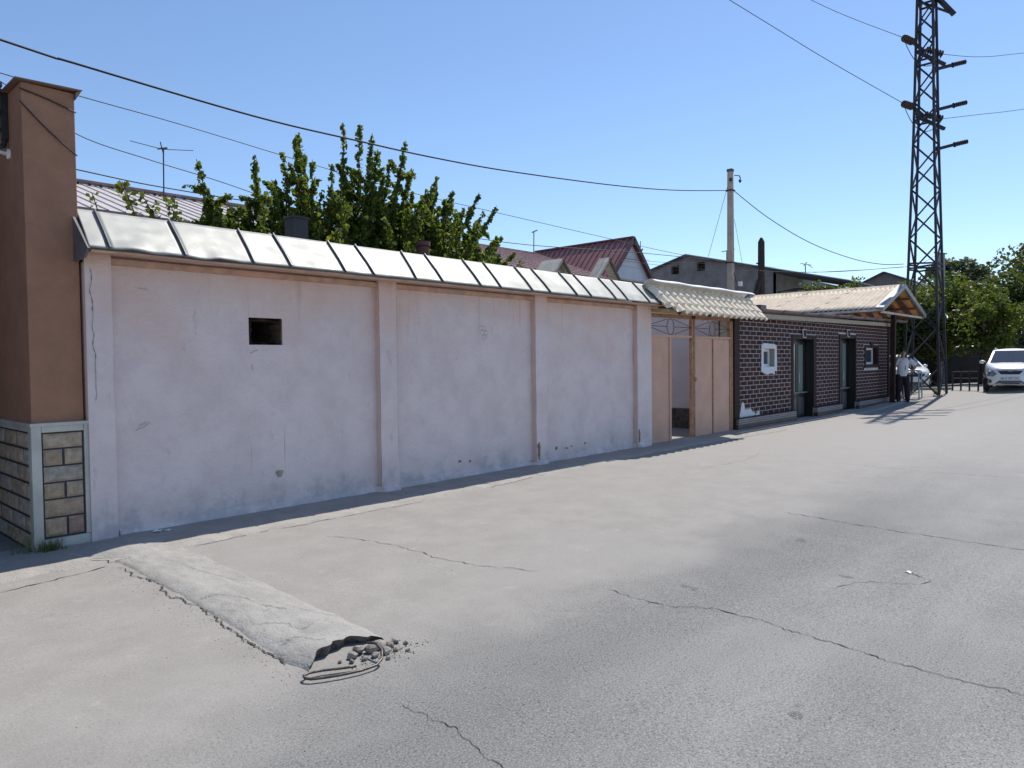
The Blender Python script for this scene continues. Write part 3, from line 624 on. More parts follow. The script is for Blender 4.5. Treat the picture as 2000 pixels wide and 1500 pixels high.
# solid sheet gate and far pillar added outside the frame to shade the driveway recess
t = thing('shade_gate', 'added unseen dark sheet gate shading the recess beside the brown pillar', 'gate', (-.2, 8.9, 0))
box(-2.0, 1.70, 8.88, 8.93, .03, 3.4).build('sheet', IRON, t)
for x in (-2.0, -.2, 1.64): box(x, x + .06, 8.82, 8.879, 0, 3.45).build('upright', IRON, t)
t = thing('gate_pillar', 'added unseen brown pillar across the driveway, shading the recess', 'pillar', (-2.2, 8, 0))
box(-2.42, -2.02, 7.185, 10.3, 0, 4.03).build('shaft', RENDER, t); box(-2.46, -1.98, 7.13, 10.3, 4.031, 4.05).build('metal_cap', CAPM, t)

# ================================================================ BRICK FACED HOUSE
hs = thing('brick_house', 'low house faced in dark purple brick with white joints and two glass doors', 'house', (21, 9, 0))
HY = 7.25; HX_0, HX_1 = 15.2, 27.2
MORT = plain('white_mortar', (.55, .52, .52), .9, .12, 6, .2)
BRICK = [plain('purple_brick_%s' % n, c, .75, .25, 11, .25, 60, spec=.15) for n, c in (('a', (.058, .022, .020)), ('b', (.042, .018, .019)), ('c', (.07, .028, .022)))]
DTRIM = plain('dark_brown_trim', (.035, .017, .015), .7, .2, 6, .1, spec=.2)
D1 = (18.66, 20.06, 2.16); D2 = (22.2, 23.6, 2.24)
W1 = (16.80, 17.46, 1.42, 1.87); W2 = (24.64, 25.85, 1.40, 1.95)
def ztop(x): return 2.55 + .012 * (x - 15.3)
m = MB(); MYF = HY + .008
for a in ((HX_0, W1[0], 0, 2.8), (W1[1], D1[0], 0, 2.8), (W1[0], W1[1], 0, W1[2]), (W1[0], W1[1], W1[3], 2.8), (D1[0], D1[1], D1[2], 2.8), (D1[1], D2[0], 0, 2.8), (D2[0], D2[1], D2[2], 2.8), (D2[1], W2[0], 0, 2.8), (W2[0], W2[1], 0, W2[2]), (W2[0], W2[1], W2[3], 2.8), (W2[1], HX_1, 0, 2.8)): m.box(a[0], a[1], MYF, MYF + .3, a[2], a[3])
m.build('front_wall', MORT, hs)
m = MB().box(HX_1 - .3, HX_1, 7.6, 10.59, 0, 2.85).box(HX_0, HX_1, 10.6, 10.9, 0, 2.85)
m.build('outer_wall', CEM, hs)
# yard side of the house seen through the open wicket: lilac plaster over a dark stone base
box(HX_0, HX_0 + .3, 7.6, 10.6, .48, 2.75).build('yard_plaster', plain('lilac_plaster', (.56, .50, .51), .9, .06, 2, .2), hs)
box(HX_0 - .02, HX_0 + .3, 7.6, 10.6, 0, .478).build('yard_base', plain('base_pointing', (.14, .13, .12), .9), hs)
DST = plain('dark_yard_stone', (.075, .062, .05), .8, .35, 6, .8, 20); rr = random.Random(9)
for r in range(3):
    y = 7.7 - .15 * (r % 2)
    while y < 9.6:
        w = rr.uniform(.28, .42); MB().box(HX_0 - .045, HX_0 - .02, y, y + w - .025, .02 + r * .153, .02 + r * .153 + .13).build('base_stone', DST, hs, bevel=.006); y += w
box(HX_0, HX_1, 7.56, 10.6, -.02, .015).build('interior_floor', CEM, hs)
MB().hexa([(HX_0, 7.1, 2.76), (HX_1 + .3, 7.1, 2.90), (HX_1 + .3, 11, 2.95), (HX_0, 11, 2.85), (HX_0, 7.1, 2.79), (HX_1 + .3, 7.1, 2.93), (HX_1 + .3, 11, 2.99), (HX_0, 11, 2.89)]).build('flat_roof', CEM, hs)
# bricks
BW, BH, GX, GZ = .314, .0945, .021, .0110
blocks = [(D1[0] - .14, D1[1] + .22, -1, D1[2] + .10), (D2[0] - .09, D2[1] + .10, -1, D2[2] + .10), (W1[0] - .02, W1[1] + .02, W1[2] - .02, W1[3] + .02), (W2[0] - .13, W2[1] + .16, W2[2] - .09, W2[3] + .10)]
bm = {}
def brick_mesh(w, k):
    key = (round(w, 3), k)
    if key not in bm:
        b = MB().add([(0, 0, 0), (w, 0, 0), (w, 0, BH), (0, 0, BH), (.002, -.0035, .002), (w - .002, -.0035, .002), (w - .002, -.0035, BH - .002), (.002, -.0035, BH - .002)], [(4, 5, 6, 7), (0, 1, 5, 4), (1, 2, 6, 5), (2, 3, 7, 6), (3, 0, 4, 7)])
        me = bpy.data.meshes.new('brick'); me.from_pydata(b.v, [], b.f); me.materials.append(BRICK[k]); bm[key] = me
    return bm[key]
bricks = []; rr = random.Random(4); z = .275; r = 0
while z < 2.72:
    x = 15.44 - (BW + GX) / 2 * (r % 2)
    while x < HX_1 - .12:
        a, b = max(x, 15.44), min(x + BW, HX_1 - .15); segs = [(a, b)]
        for (k0, k1, q0, q1) in blocks:
            if z + BH > q0 and z < q1: segs = [s for (s0, s1) in segs for s in ((s0, min(s1, k0)), (max(s0, k1), s1)) if s[1] - s[0] > .035]
        for s0, s1 in segs:
            if s1 - s0 > .035 and z < ztop((s0 + s1) / 2) + .06: bricks.append((s0, s1 - s0, z))
        x += BW + GX
    z += BH + GZ; r += 1
bricks.sort(key=lambda t: t[0])
rest = MB()
for i, (x, w, z) in enumerate(bricks):
    if i < 295:
        o = bpy.data.objects.new('brick', brick_mesh(round(w, 2), rr.randrange(3))); COL.objects.link(o); o.parent = hs
        o.location = Vector((x, MYF - .001, z)) - WL[hs.name]
    else:
        rest.add([(x, MYF - .001, z), (x + w, MYF - .001, z), (x + w, MYF - .001, z + BH), (x, MYF - .001, z + BH), (x + .002, MYF - .0045, z + .002), (x + w - .002, MYF - .0045, z + .002), (x + w - .002, MYF - .0045, z + BH - .002), (x + .002, MYF - .0045, z + BH - .002)], [(4, 5, 6, 7), (0, 1, 5, 4), (1, 2, 6, 5), (2, 3, 7, 6), (3, 0, 4, 7)])
ro = rest.build('far_bricks', BRICK[0], hs); ro['kind'] = 'stuff'
# corner posts, plinth, trims
box(15.17, 15.42, HY - .05, HY + .05, 0, 2.56).build('corner_pilaster', DTRIM, hs)
box(HX_1 - .14, HX_1 + .02, HY - .03, HY + .2, 0, 2.72).build('corner_pilaster', DTRIM, hs)
BAND = banded_brick_mat('plinth_small_bricks', (.30, .265, .28), (.24, .21, .225), (.03, .025, .03), 1, .11, .045, .006)
GRAN = plain('dark_granite', (.055, .036, .036), .35, .35, 9, .05, dirt=(.10, .075, .07))
for a, b in ((15.2, 18.6), (20.1, 22.13), (23.66, 26.95)):
    box(a, b, HY - .115, HY + .01, -.05, .14).build('plinth_tile', GRAN, hs); box(a + .05 * (a < 16), b, HY - .112, HY + .01, .142, .272).build('plinth_band', BAND, hs)
    box(a, b, HY - .12, HY + .01, .273, .286).build('plinth_ledge', DTRIM, hs)
def door(a, b, zt, tl, tr):
    for p in ((a - tl, a, .28, zt + .09), (b, b + tr, .28, zt + .09), (a, b, zt, zt + .09)): box(p[0], p[1], HY - .022, HY + .02, p[2], p[3]).build('door_surround', DTRIM, hs)
    c = (a + b) / 2
    MB().prism([(c - .09, zt + .01), (c + .09, zt + .01), (c + .14, zt + .24), (c - .14, zt + .24)], HY - .045, HY - .02).build('keystone', MORT, hs)
    MB().prism([(c - .065, zt + .03), (c + .065, zt + .03), (c + .11, zt + .215), (c - .11, zt + .215)], HY - .052, HY - .045).build('keystone_face', DTRIM, hs)
    # dark reveals
    RV = plain('black_reveal', (.012, .011, .011), .4, .2, 4, 0)
    box(b - .012, b + .001, HY + .0, HY + .30, 0, zt).build('reveal', RV, hs); box(a - .001, a + .012, HY, HY + .30, 0, zt).build('reveal', RV, hs); box(a, b, HY, HY + .30, zt - .012, zt + .001).build('reveal', RV, hs)
    DY = HY + .22; FR = plain('dark_door_frame', (.022, .024, .024), .4, .2, 5, 0); KICK = plain('grey_kick_panel', (.075, .08, .085), .4, .1, 3, 0); GL = MATS.get('door_glass') or glass_mat('door_glass', (.24, .30, .28))
    mid = a + (b - a) * .60
    for (p, q) in ((a + .02, mid), (mid + .012, b - .02)):
        lf = box(p, q, DY, DY + .05, .03, .62).build('door_leaf', FR, hs)
        fr = MB().box(p, p + .09, DY, DY + .05, .625, zt - .1).box(q - .09, q, DY, DY + .05, .625, zt - .1).box(p + .09, q - .09, DY, DY + .05, zt - .16, zt - .1).box(p + .09, q - .09, DY, DY + .05, .625, .70); sp = parent_loc(hs)
        WL[lf.name] = sp
        fr.build('stile', FR, lf); box(p + .09, q - .09, DY + .018, DY + .026, .70, zt - .16).build('glass_pane', GL, lf)
        box(p + .06, q - .08, DY - .008, DY + .002, .10, .56).build('kick_panel', KICK, lf)
        MB().bar((p + .01, DY - .05, .70), (q, DY - .05, .70), .07, .025).build('push_bar', plain('alu_bar', (.20, .20, .19), .45), lf)
    MB().tube([(mid - .05, DY - .01, .95), (mid - .05, DY - .07, .97), (mid - .05, DY - .07, 1.22), (mid - .05, DY - .01, 1.24)], .014, 8).build('door_handle', plain('alu', (.45, .46, .46), .35, metal=.6), hs)
    box(a, b, DY + .03, DY + .06, zt - .098, zt - .012).build('head_panel', FR, hs)
    box(a + .02, b - .02, HY - .1, HY + .2, -.03, .028).build('door_step', GRAN, hs)
door(*D1, .12, .20); door(*D2, .07, .08)
# window in the filler patch
FILL = plain('white_filler', (.66, .66, .68), .9, .06, 8, .5, 25)
def blob(poly, name, y0, y1, mat=FILL, seed=0, amp=.018):
    q = []
    for (xa, za), (xb, zb) in zip(poly, poly[1:] + poly[:1]):
        n = max(1, int(math.dist((xa, za), (xb, zb)) / .025)); q += [(xa + (xb - xa) * i / n, za + (zb - za) * i / n) for i in range(n)]
    q = [(x + amp * vnoise(x * 30 + seed, z * 30), z + amp * vnoise(z * 30, x * 30 + seed)) for x, z in q]
    return MB().prism(q, y0, y1).build(name, mat, hs)
fp = HY - .014
for i, pl in enumerate(([(16.68, 1.30), (16.80, 1.30), (16.80, 1.99), (16.70, 1.97)], [(17.46, 1.33), (17.60, 1.32), (17.58, 1.95), (17.46, 1.98)], [(16.80, 1.87), (17.46, 1.87), (17.46, 1.985), (16.80, 2.0)], [(16.80, 1.28), (17.0, 1.24), (17.25, 1.27), (17.46, 1.24), (17.46, 1.42), (16.80, 1.42)])): blob(pl, 'filler_patch', fp, HY + .004, seed=i * 7, amp=.022 if i != 2 else .012)
blob([(15.36, .285), (15.37, .33), (15.5, .35), (15.56, .45), (15.6, .58), (15.66, .64), (15.74, .58), (15.78, .43), (15.88, .47), (15.98, .45), (16.05, .48), (16.12, .44), (16.18, .38), (16.26, .38), (16.33, .32), (16.40, .33), (16.48, .40), (16.55, .37), (16.60, .29)], 'filler_smear', fp, HY + .004, seed=31)
TAUPE = plain('taupe_reveal', (.30, .27, .25), .9, .1, 6, .2); UPVC = flat('white_upvc', (.78, .80, .82), .35); WG = glass_mat('window_glass', (.05, .075, .10))
def window(a, b, z0, z1, c, rev, setb):
    y = HY + setb; box(b - .004, b + .01, HY, y + .06, z0, z1).build('window_reveal', rev, hs); box(a, b, HY, y + .06, z1 - .004, z1 + .01).build('window_reveal', rev, hs); box(a - .01, a + .004, HY, y + .06, z0, z1).build('window_reveal', rev, hs); box(a, b, HY - .01, y + .06, z0 - .012, z0 + .006).build('window_sill', UPVC if rev is TAUPE else DTRIM, hs)
    w = box(a + .004, a + .07, y, y + .05, z0 + .006, z1 - .004).build('window_frame', UPVC, hs); WL[w.name] = WL[hs.name]
    box(b - .075, b - .004, y, y + .05, z0 + .006, z1 - .004).build('frame_bar', UPVC, w); box(a + .07, b - .075, y, y + .05, z1 - .07, z1 - .004).build('frame_bar', UPVC, w); box(a + .07, b - .075, y, y + .05, z0 + .006, z0 + .075).build('frame_bar', UPVC, w)
    if c: box(c - .05, c + .05, y - .012, y + .048, z0 + .075, z1 - .07).build('frame_bar', UPVC, w)
    box(a + .06, b - .06, y + .02, y + .028, z0 + .06, z1 - .06).build('glass_pane', WG, w)
window(*W1, None, TAUPE, .12); window(*W2, 25.05, DTRIM, .13)
for p in ((W2[0] - .12, W2[0], W2[2] - .02, W2[3] + .09), (W2[1], W2[1] + .14, W2[2] - .02, W2[3] + .09), (W2[0], W2[1], W2[3], W2[3] + .09)): box(p[0], p[1], HY - .022, HY + .01, p[2], p[3]).build('window_surround', DTRIM, hs)
MB().prism([(W2[0] - .22, W2[2] - .10), (W2[1] + .24, W2[2] - .10), (W2[1] + .14, W2[2] - .015), (W2[0] - .12, W2[2] - .015)], HY - .04, HY + .01).build('window_apron', DTRIM, hs)
MB().prism([(25.12, W2[3] + .01), (25.32, W2[3] + .01), (25.37, W2[3] + .17), (25.07, W2[3] + .17)], HY - .04, HY - .01).build('keystone', DTRIM, hs)
# fascia and gutter
FB = plain('beige_fascia', (.40, .355, .28), .85, .08, 5, .15)
MB().hexa([(15.3, 7.08, 2.56), (27.35, 7.08, 2.685), (27.35, 7.11, 2.685), (15.3, 7.11, 2.56), (15.3, 7.08, 2.67), (27.35, 7.08, 2.80), (27.35, 7.11, 2.80), (15.3, 7.11, 2.67)]).build('fascia_board', FB, hs)
MB().hexa([(15.3, 7.11, 2.58), (27.35, 7.11, 2.70), (27.35, 7.24, 2.70), (15.3, 7.24, 2.58), (15.3, 7.11, 2.60), (27.35, 7.11, 2.72), (27.35, 7.24, 2.72), (15.3, 7.24, 2.60)]).build('soffit', FB, hs)
GUT = plain('mauve_gutter', (.17, .105, .12), .45, .1, 4, 0)
gxs = np.linspace(16.05, 28.4, 11)
for i in range(10):
    a, b = gxs[i], gxs[i + 1] - .012
    def gfn(u, v, a=a, b=b):
        x = a + (b - a) * u; th = math.pi * v; zc = 2.775 + .0125 * (x - 16) + .006 * math.sin(i * 2.1)
        return (x, 7.005 - .066 * math.cos(th), zc - .075 * math.sin(th))
    MB().grid(gfn, 3, 10).build('gutter_length', GUT, hs, smooth=True, solid=.004)
    zc = 2.775 + .0125 * (b - 16); MB().tube([(b, 7.005 - .071 * math.cos(t), zc - .08 * math.sin(t)) for t in np.linspace(0, math.pi, 9)], .007, 5).build('gutter_clip', plain('gutter_clip', (.09, .065, .08), .5), hs)
box(15.95, 16.25, 6.93, 7.10, 2.74, 2.86).build('gutter_end', plain('gutter_clip', (.09, .065, .08)), hs)

# ---- gabled porch roof over the house end, ridge towards the street
po = thing('porch_roof', 'gabled porch roof of beige corrugated sheets with an orange striped underside', 'roof', (26.1, 9, 2.7))
PX0, PXC, PX1, PZ0, PZ1, PY0, PY1 = 23.62, 26.05, 28.68, 3.12, 3.97, 6.5, 11.8
PSL = plain('tan_slate', (.56, .475, .375), .9, .12, 4, .3, 60, dirt=(.45, .385, .31)); ns = 7; ws = (PY1 - PY0) / ns
for sd, (xe, ze) in enumerate(((PX0, PZ0), (PX1, PZ0))):
    for k in range(ns):
        y0 = PY0 + k * ws
        def fn(u, v, y0=y0, xe=xe, ze=ze):
            y = y0 + ws * 1.02 * u; k_ = .018 * math.sin(2 * math.pi * y / .15)
            return (PXC + (xe - PXC) * v, y, PZ1 + (ze - PZ1) * v + k_ + .008 * vnoise(v * 3, y))
        MB().grid(fn, 44, 6).build('corrugated_sheet', PSL, po, smooth=True, solid=.006)
DKO = plain('dark_brown_batten', (.13, .05, .02), .8); ORB = plain('orange_board', (.66, .25, .055), .7, .2, 5, .1); GRB = plain('pale_board', (.42, .34, .26), .8, .15, 5, .1)
for sd, xe in enumerate((PX0, PX1)):
    for k in range(24):
        y = PY0 + .12 + k * .21
        p = lambda v, dz, yy: (PXC + (xe - PXC) * v, yy, PZ1 + (PZ0 - PZ1) * v - dz)
        MB().hexa([p(1, .065, y), p(.01, .065, y), p(.01, .065, y + (.17 if k % 2 else .14)), p(1, .065, y + (.17 if k % 2 else .14)), p(1, .045, y), p(.01, .045, y), p(.01, .045, y + (.17 if k % 2 else .14)), p(1, .045, y + (.17 if k % 2 else .14))]).build('ceiling_board', DKO if k % 2 else (GRB if k % 6 == 4 else ORB), po)
    for v in (.33, .66, .985):
        q = (PXC + (xe - PXC) * v, PZ1 + (PZ0 - PZ1) * v - .10); MB().bar((q[0], PY0 + .03, q[1]), (q[0], PY1, q[1]), .06, .07).build('purlin', plain('brown_purlin', (.16, .085, .05), .8), po)
ZB = plain('dull_zinc_barge', (.24, .245, .245), .5, .2, 6, .1, metal=.3)
for xe in (PX0, PX1):
    for a, b in ((0, .5), (.49, 1.02)):
        p = lambda v, y, dz: (PXC + (xe - PXC) * v, y, PZ1 + (PZ0 - PZ1) * v + dz)
        MB().hexa([p(a, PY0 - .05, -.10), p(b, PY0 - .05, -.10), p(b, PY0 + .16, .03), p(a, PY0 + .16, .03), p(a, PY0 - .06, .045), p(b, PY0 - .06, .045), p(b, PY0 + .16, .05), p(a, PY0 + .16, .05)]).build('barge_flashing', ZB, po)
MB().grid(lambda u, v: (PXC + (v - .5) * .36, PY0 - .05 + (PY1 - PY0) * u, PZ1 + .05 - .24 * abs(v - .5)), 6, 6).build('ridge_cap', PSL, po, solid=.006)
MB().bar((PX0 + .05, PY0 + .06, PZ0 - .10), (PX1 - .03, PY0 + .06, PZ0 - .10), .05, .06).build('tie_beam', plain('pale_tie', (.52, .46, .40), .8), po)
MB().bar((PX1, PY0, PZ0 - .06), (PX1, PY1, PZ0 - .12), .05, .09).build('eave_board', plain('pale_tie', (.52, .46, .40)), po)
MB().bar((PX0, PY0, PZ0 - .05), (PX0, PY1, PZ0 - .11), .05, .07).build('eave_board', plain('pale_tie', (.52, .46, .40)), po)
for y in (PY0 + .45,): MB().bar((26.33, 6.9, 0), (26.42, 6.9, 3.05), .17, .14, (0, 1, 0)).build('post', DTRIM, po)
MB().bar((28.5, 11.5, .1), (28.5, 11.5, 3.02), .12, .12, (0, 1, 0)).build('post', DTRIM, po)

# ================================================================ HOUSES BEHIND THE WALL
def ribbed_roof(par, p00, p10, p01, p11, mat, ribw, n, name='roof_sheet', panels=1, h=.035, steps=0):
    """roof plane p00-p10 along the eave, p01-p11 along the ridge, with raised ribs; one sheet per panel"""
    P = [Vector(q) for q in (p00, p10, p01, p11)]
    nrm = (P[1] - P[0]).cross(P[2] - P[0]).normalized()
    if nrm.z < 0: nrm = -nrm
    per = n / panels
    for k in range(panels):
        m = MB(); us = []; u0, u1 = k / panels, (k + 1) / panels; d = (u1 - u0) / per
        for i in range(int(round(per))):
            a = u0 + i * d; us += [(a, 0), (a + d * (1 - ribw), 0), (a + d * (1 - ribw * .8), h), (a + d * (1 - ribw * .2), h)]
        us.append((u1, 0)); vs = [0, 1] if not steps else [t for s in range(steps) for t in (s / steps, (s + 1) / steps - 1e-3)]
        for vi, v in enumerate(vs):
            lift = (.025 if steps and vi % 2 == 0 else 0)
            for u, hh in us:
                q = P[0].lerp(P[1], u).lerp(P[2].lerp(P[3], u), v) + nrm * (hh + lift); m.v.append(tuple(q))
        w = len(us); m.f = [(j * w + i, j * w + i + 1, (j + 1) * w + i + 1, (j + 1) * w + i) for j in range(len(vs) - 1) for i in range(w - 1)]
        m.build(name, mat, par)
PALER = plain('pale_mauve_sheet', (.50, .445, .42), .5, .06, 3, 0); PINKT = plain('pink_metal_tile', (.40, .26, .235), .5, .08, 3, 0)
REDR = plain('maroon_sheet', (.235, .11, .105), .45, .08, 3, 0); REDD = plain('dark_maroon_trim', (.10, .022, .028), .45, .1, 3, 0)
YWALL = plain('cream_house_wall', (.55, .50, .44), .9, .08, 2, .1)
h1 = thing('ribbed_roof_house', 'house with a pale mauve ribbed metal roof behind the wall beside the brown pillar', 'house', (6, 16, 0))
box(2.2, 9.6, 13.6, 20.0, 0, 4.05).build('wall', YWALL, h1)
ribbed_roof(h1, (1.9, 13, 4.2), (9.9, 13, 4.2), (1.9, 17, 5.46), (9.9, 17, 5.5), PALER, .10, 30, panels=6, h=.022)
ribbed_roof(h1, (9.9, 21, 4.2), (1.9, 21, 4.2), (9.9, 17, 5.5), (1.9, 17, 5.46), PALER, .22, 36, panels=2, h=.05)
MB().bar((1.9, 17, 5.52), (9.9, 17, 5.56), .22, .05).build('ridge_cap', plain('mauve_ridge', (.24, .15, .15), .5), h1)
box(1.9, 9.9, 12.97, 13.02, 3.98, 4.2).build('fascia', plain('mauve_fascia', (.30, .22, .23), .6), h1)
for sx in (2.4, 9.4):
    MB().prism([(13.6, 4.05), (20, 4.05), (17, 5.35)], sx, sx + .15, 'x').build('gable_wall', YWALL, h1)
h2 = thing('pink_tile_house', 'house with a pink tiled roof and a maroon cross gable with white front', 'house', (18, 16, 0))
box(13.2, 22.2, 13.7, 20.5, 0, 4.1).build('wall', YWALL, h2)
ribbed_roof(h2, (12.8, 13, 4.15), (22.6, 13, 4.15), (12.8, 17, 5.5), (22.6, 17, 5.5), PINKT, .35, 50, panels=5, h=.03, steps=11, name='tile_sheet')
ribbed_roof(h2, (22.6, 21, 4.15), (12.8, 21, 4.15), (22.6, 17, 5.5), (12.8, 17, 5.5), PINKT, .35, 50, panels=2, h=.03, name='tile_sheet')
MB().bar((12.8, 17, 5.53), (22.6, 17, 5.53), .2, .05).build('ridge_cap', PINKT, h2)
gx, gy, gzp = 20.16, 13.3, 5.66
for s in (-1, 1):
    ribbed_roof(h2, (gx + s * 1.75, gy - .25, gzp - 1.9), (gx + s * 1.75, 17.3, gzp - 1.9), (gx, gy - .25, gzp), (gx, 17.3, gzp), REDR, .3, 18, panels=3, h=.04, name='gable_sheet')
    MB().bar((gx, gy - .25, gzp - .03), (gx + s * 1.35, gy - .25, gzp - 1.49), .05, .14).build('barge_board', REDD, h2)
MB().bar((gx, gy - .25, gzp + .02), (gx, 17.3, gzp + .02), .16, .05).build('ridge_cap', REDD, h2)
MB().prism([(gx - 1.2, gzp - 1.35), (gx + 1.2, gzp - 1.35), (gx, gzp - .06)], gy - .1, gy).build('gable_front', plain('white_panel', (.62, .62, .66), .6, .04, 2, 0), h2)
box(gx - 1.2, gx + 1.2, gy - .1, gy + .3, 0, gzp - 1.35).build('gable_wall', YWALL, h2)
for t in (-.62, -.95): MB().bar((gx - 1.15, gy - .105, gzp + t), (gx + 1.15, gy - .105, gzp + t), .006, .012).build('panel_joint', plain('joint_grey', (.42, .42, .45), .6), h2)
MB().bar((gx + 1.1, gy - .3, gzp - 1.45), (gx + 1.95, gy - .3, gzp - 1.45), .2, .09).build('gutter_end', REDD, h2)
# two small slate porch gables in front of it
ASB = plain('grey_asbestos', (.50, .47, .41), .9, .12, 5, .3)
for (x, y, z, hw, hh, ln, lab) in ((15.05, 12.0, 4.36, .36, .38, .7, 'small grey slate gable roof left of the maroon gable'), (17.2, 12.0, 4.60, .72, .78, .32, 'larger grey slate gable roof in front of the maroon gable')):
    t = thing('slate_gable', lab, 'roof', (x, y, 0), 'small slate gables behind the wall')
    for s in (-1, 1):
        ribbed_roof(t, (x + s * hw, y, z - hh), (x + s * hw, y + ln, z - hh), (x, y, z), (x, y + ln, z), ASB, .5, 7, h=.012, name='slate_sheet')
        MB().bar((x, y - .01, z - .03), (x + s * hw, y - .01, z - hh - .03), .05, .07).build('verge_board', plain('old_verge', (.12, .10, .08) if s > 0 else (.36, .33, .27), .9) if s > 0 else ASB, t)
    box(x - hw * .8, x + hw * .8, y + .15, y + max(ln, .5), 0, z - hh - .35).build('wall', YWALL, t)
    if hw < .5: MB().prism([(x - hw * .8, z - hh), (x + hw * .8, z - hh), (x, z - hh * .2)], y + .15, y + .25).build('gable_board', BOARD, t)
# grey rendered house
h3 = thing('grey_house', 'big grey rendered house with a low gable and two dark vent openings', 'house', (34, 15, 0))
GX = 30.0; roofz = lambda y: 6.49 - (16.6 - y) * .251 if y < 16.6 else 6.49 - (y - 16.6) * .272
V = [(17.377, 16.975, 5.647, 6.044), (16.055, 15.648, 5.686, 6.099)]
yb = sorted([18.45, 12.5] + [v for q in V for v in q[:2]]); m = MB()
for a, b in zip(yb[:-1], yb[1:]):
    v = next((q for q in V if q[1] - .01 <= a and b <= q[0] + .01), None)
    pieces = [(0, None)] if not v else [(0, v[2]), (v[3], None)]
    for z0, z1 in pieces:
        zt = [z1 if z1 else roofz(y) - .08 for y in (a, b)]; pk = [(a, z0), (b, z0), (b, zt[1])] + ([(16.6, roofz(16.6) - .08)] if (not z1 and a < 16.6 < b) else []) + [(a, zt[0])]
        q = MB().prism(pk, GX, GX + .3, 'x'); m.add(q.v, q.f)
m.build('gable_wall', CEM, h3)
for q in V:
    f = box(GX + .2, GX + .24, q[1], q[0], q[2], q[3]).build('vent_opening', plain('vent_dark', (.01, .009, .009), .9, .2, 3, 0), h3); WL[f.name] = WL[h3.name]
    MB().box(GX + .1, GX + .15, q[1], q[0], (q[2] + q[3]) / 2 - .015, (q[2] + q[3]) / 2 + .015).build('vent_bar', plain('vent_bar', (.05, .035, .03), .9), f)
LCEM = plain('pale_cement', (.27, .28, .28), .95, .14, 2.5, .2, dirt=(.20, .21, .21))
box(GX + .01, 43, 12.5, 12.8, 0, 5.3).build('side_wall', LCEM, h3); box(GX + .3, 43, 18.2, 18.45, 0, 5.8).build('back_wall', CEM, h3)
LROOF = plain('light_roof_sheet', (.55, .54, .54), .5, .06, 3, 0)
ribbed_roof(h3, (43, 12.3, roofz(12.3)), (GX - .15, 12.3, roofz(12.3)), (43, 16.6, 6.5), (GX - .15, 16.6, 6.5), LROOF, .25, 40, panels=4, h=.03)
ribbed_roof(h3, (33.4, 9.4, roofz(9.4)), (GX - .15, 9.4, roofz(9.4)), (33.4, 12.3, roofz(12.3)), (GX - .15, 12.3, roofz(12.3)), LROOF, .25, 10, panels=1, h=.03)
ribbed_roof(h3, (GX - .15, 18.9, roofz(18.9)), (43, 18.9, roofz(18.9)), (GX - .15, 16.6, 6.5), (43, 16.6, 6.5), LROOF, .25, 40, panels=2, h=.03)
DKB = plain('dark_eave_board', (.025, .028, .035), .7, .2, 4, 0)
for a, b in (((GX - .14, 9.35), (GX - .14, 16.6)), ((GX - .14, 16.6), (GX - .14, 18.9))): MB().bar((a[0], a[1], roofz(a[1]) - .06), (b[0], b[1], roofz(b[1]) - .06), .05, .09).build('verge_board', DKB, h3)
for k in range(7): x = GX + .1 + k * .53; MB().bar((x, 9.45, roofz(9.45) - .13), (x, 12.5, roofz(12.5) - .13), .06, .12).build('rafter', DKB, h3)
box(GX - .1, 33.4, 9.4, 9.46, roofz(9.4) - .16, roofz(9.4) - .03).build('eave_board', DKB, h3)
MB().tube([(GX + .6, 9.55, roofz(9.5) - .1), (GX + .6, 10.3, 4.5), (GX + .5, 11.8, 4.55), (GX + .45, 12.42, 4.5), (GX + .45, 12.42, 0)], .06, 8).build('downpipe', DKB, h3)
wf = box(34.2, 35.4, 12.46, 12.5, 3.6, 4.5).build('window', UPVC, h3); WL[wf.name] = WL[h3.name]
box(34.3, 35.3, 12.44, 12.46, 3.7, 4.4).build('glass_pane', WG, wf)
h4 = thing('small_grey_house', 'small distant grey gable house above the porch roof', 'house', (52, 13.6, 0))
rz = lambda y: 7.12 - abs(y - 13.6) * .44
MB().prism([(15.0, 0), (12.3, 0), (12.3, rz(12.3)), (13.6, 7.05), (15.0, rz(15.0))], 50, 50.2, 'x').build('gable_wall', plain('mauve_grey', (.15, .135, .14), .9, .15, 2, .1), h4)
for s, y in ((1, 15.5), (-1, 11.6)):
    ribbed_roof(h4, (49.8, y, rz(y)), (56, y, rz(y)), (49.8, 13.6, 7.12), (56, 13.6, 7.12), LROOF, .25, 16, h=.03)
    MB().bar((49.78, y, rz(y) - .05), (49.78, 13.6, 7.08), .05, .1).build('verge_board', DKB, h4)
box(50.2, 56, 12.3, 15.0, 0, 6.4).build('body', CEM, h4)
h5 = thing('far_grey_roof_house', 'distant house with light grey sloping roofs behind the white car', 'house', (56, 6.5, 0))
box(54.5, 62, 3.5, 8.2, 0, 3.0).build('wall', CEM, h5)
ribbed_roof(h5, (53.9, 2.8, 2.95), (53.9, 7.6, 2.95), (56.5, 2.8, 3.85), (56.5, 7.6, 3.85), LROOF, .25, 14, h=.04)
ribbed_roof(h5, (62.5, 7.6, 2.95), (62.5, 2.8, 2.95), (56.5, 7.6, 3.85), (56.5, 2.8, 3.85), LROOF, .25, 14, h=.04)
MB().bar((54, 7.62, 2.9), (56.5, 7.62, 3.8), .06, .12).build('verge_board', WHITE, h5)
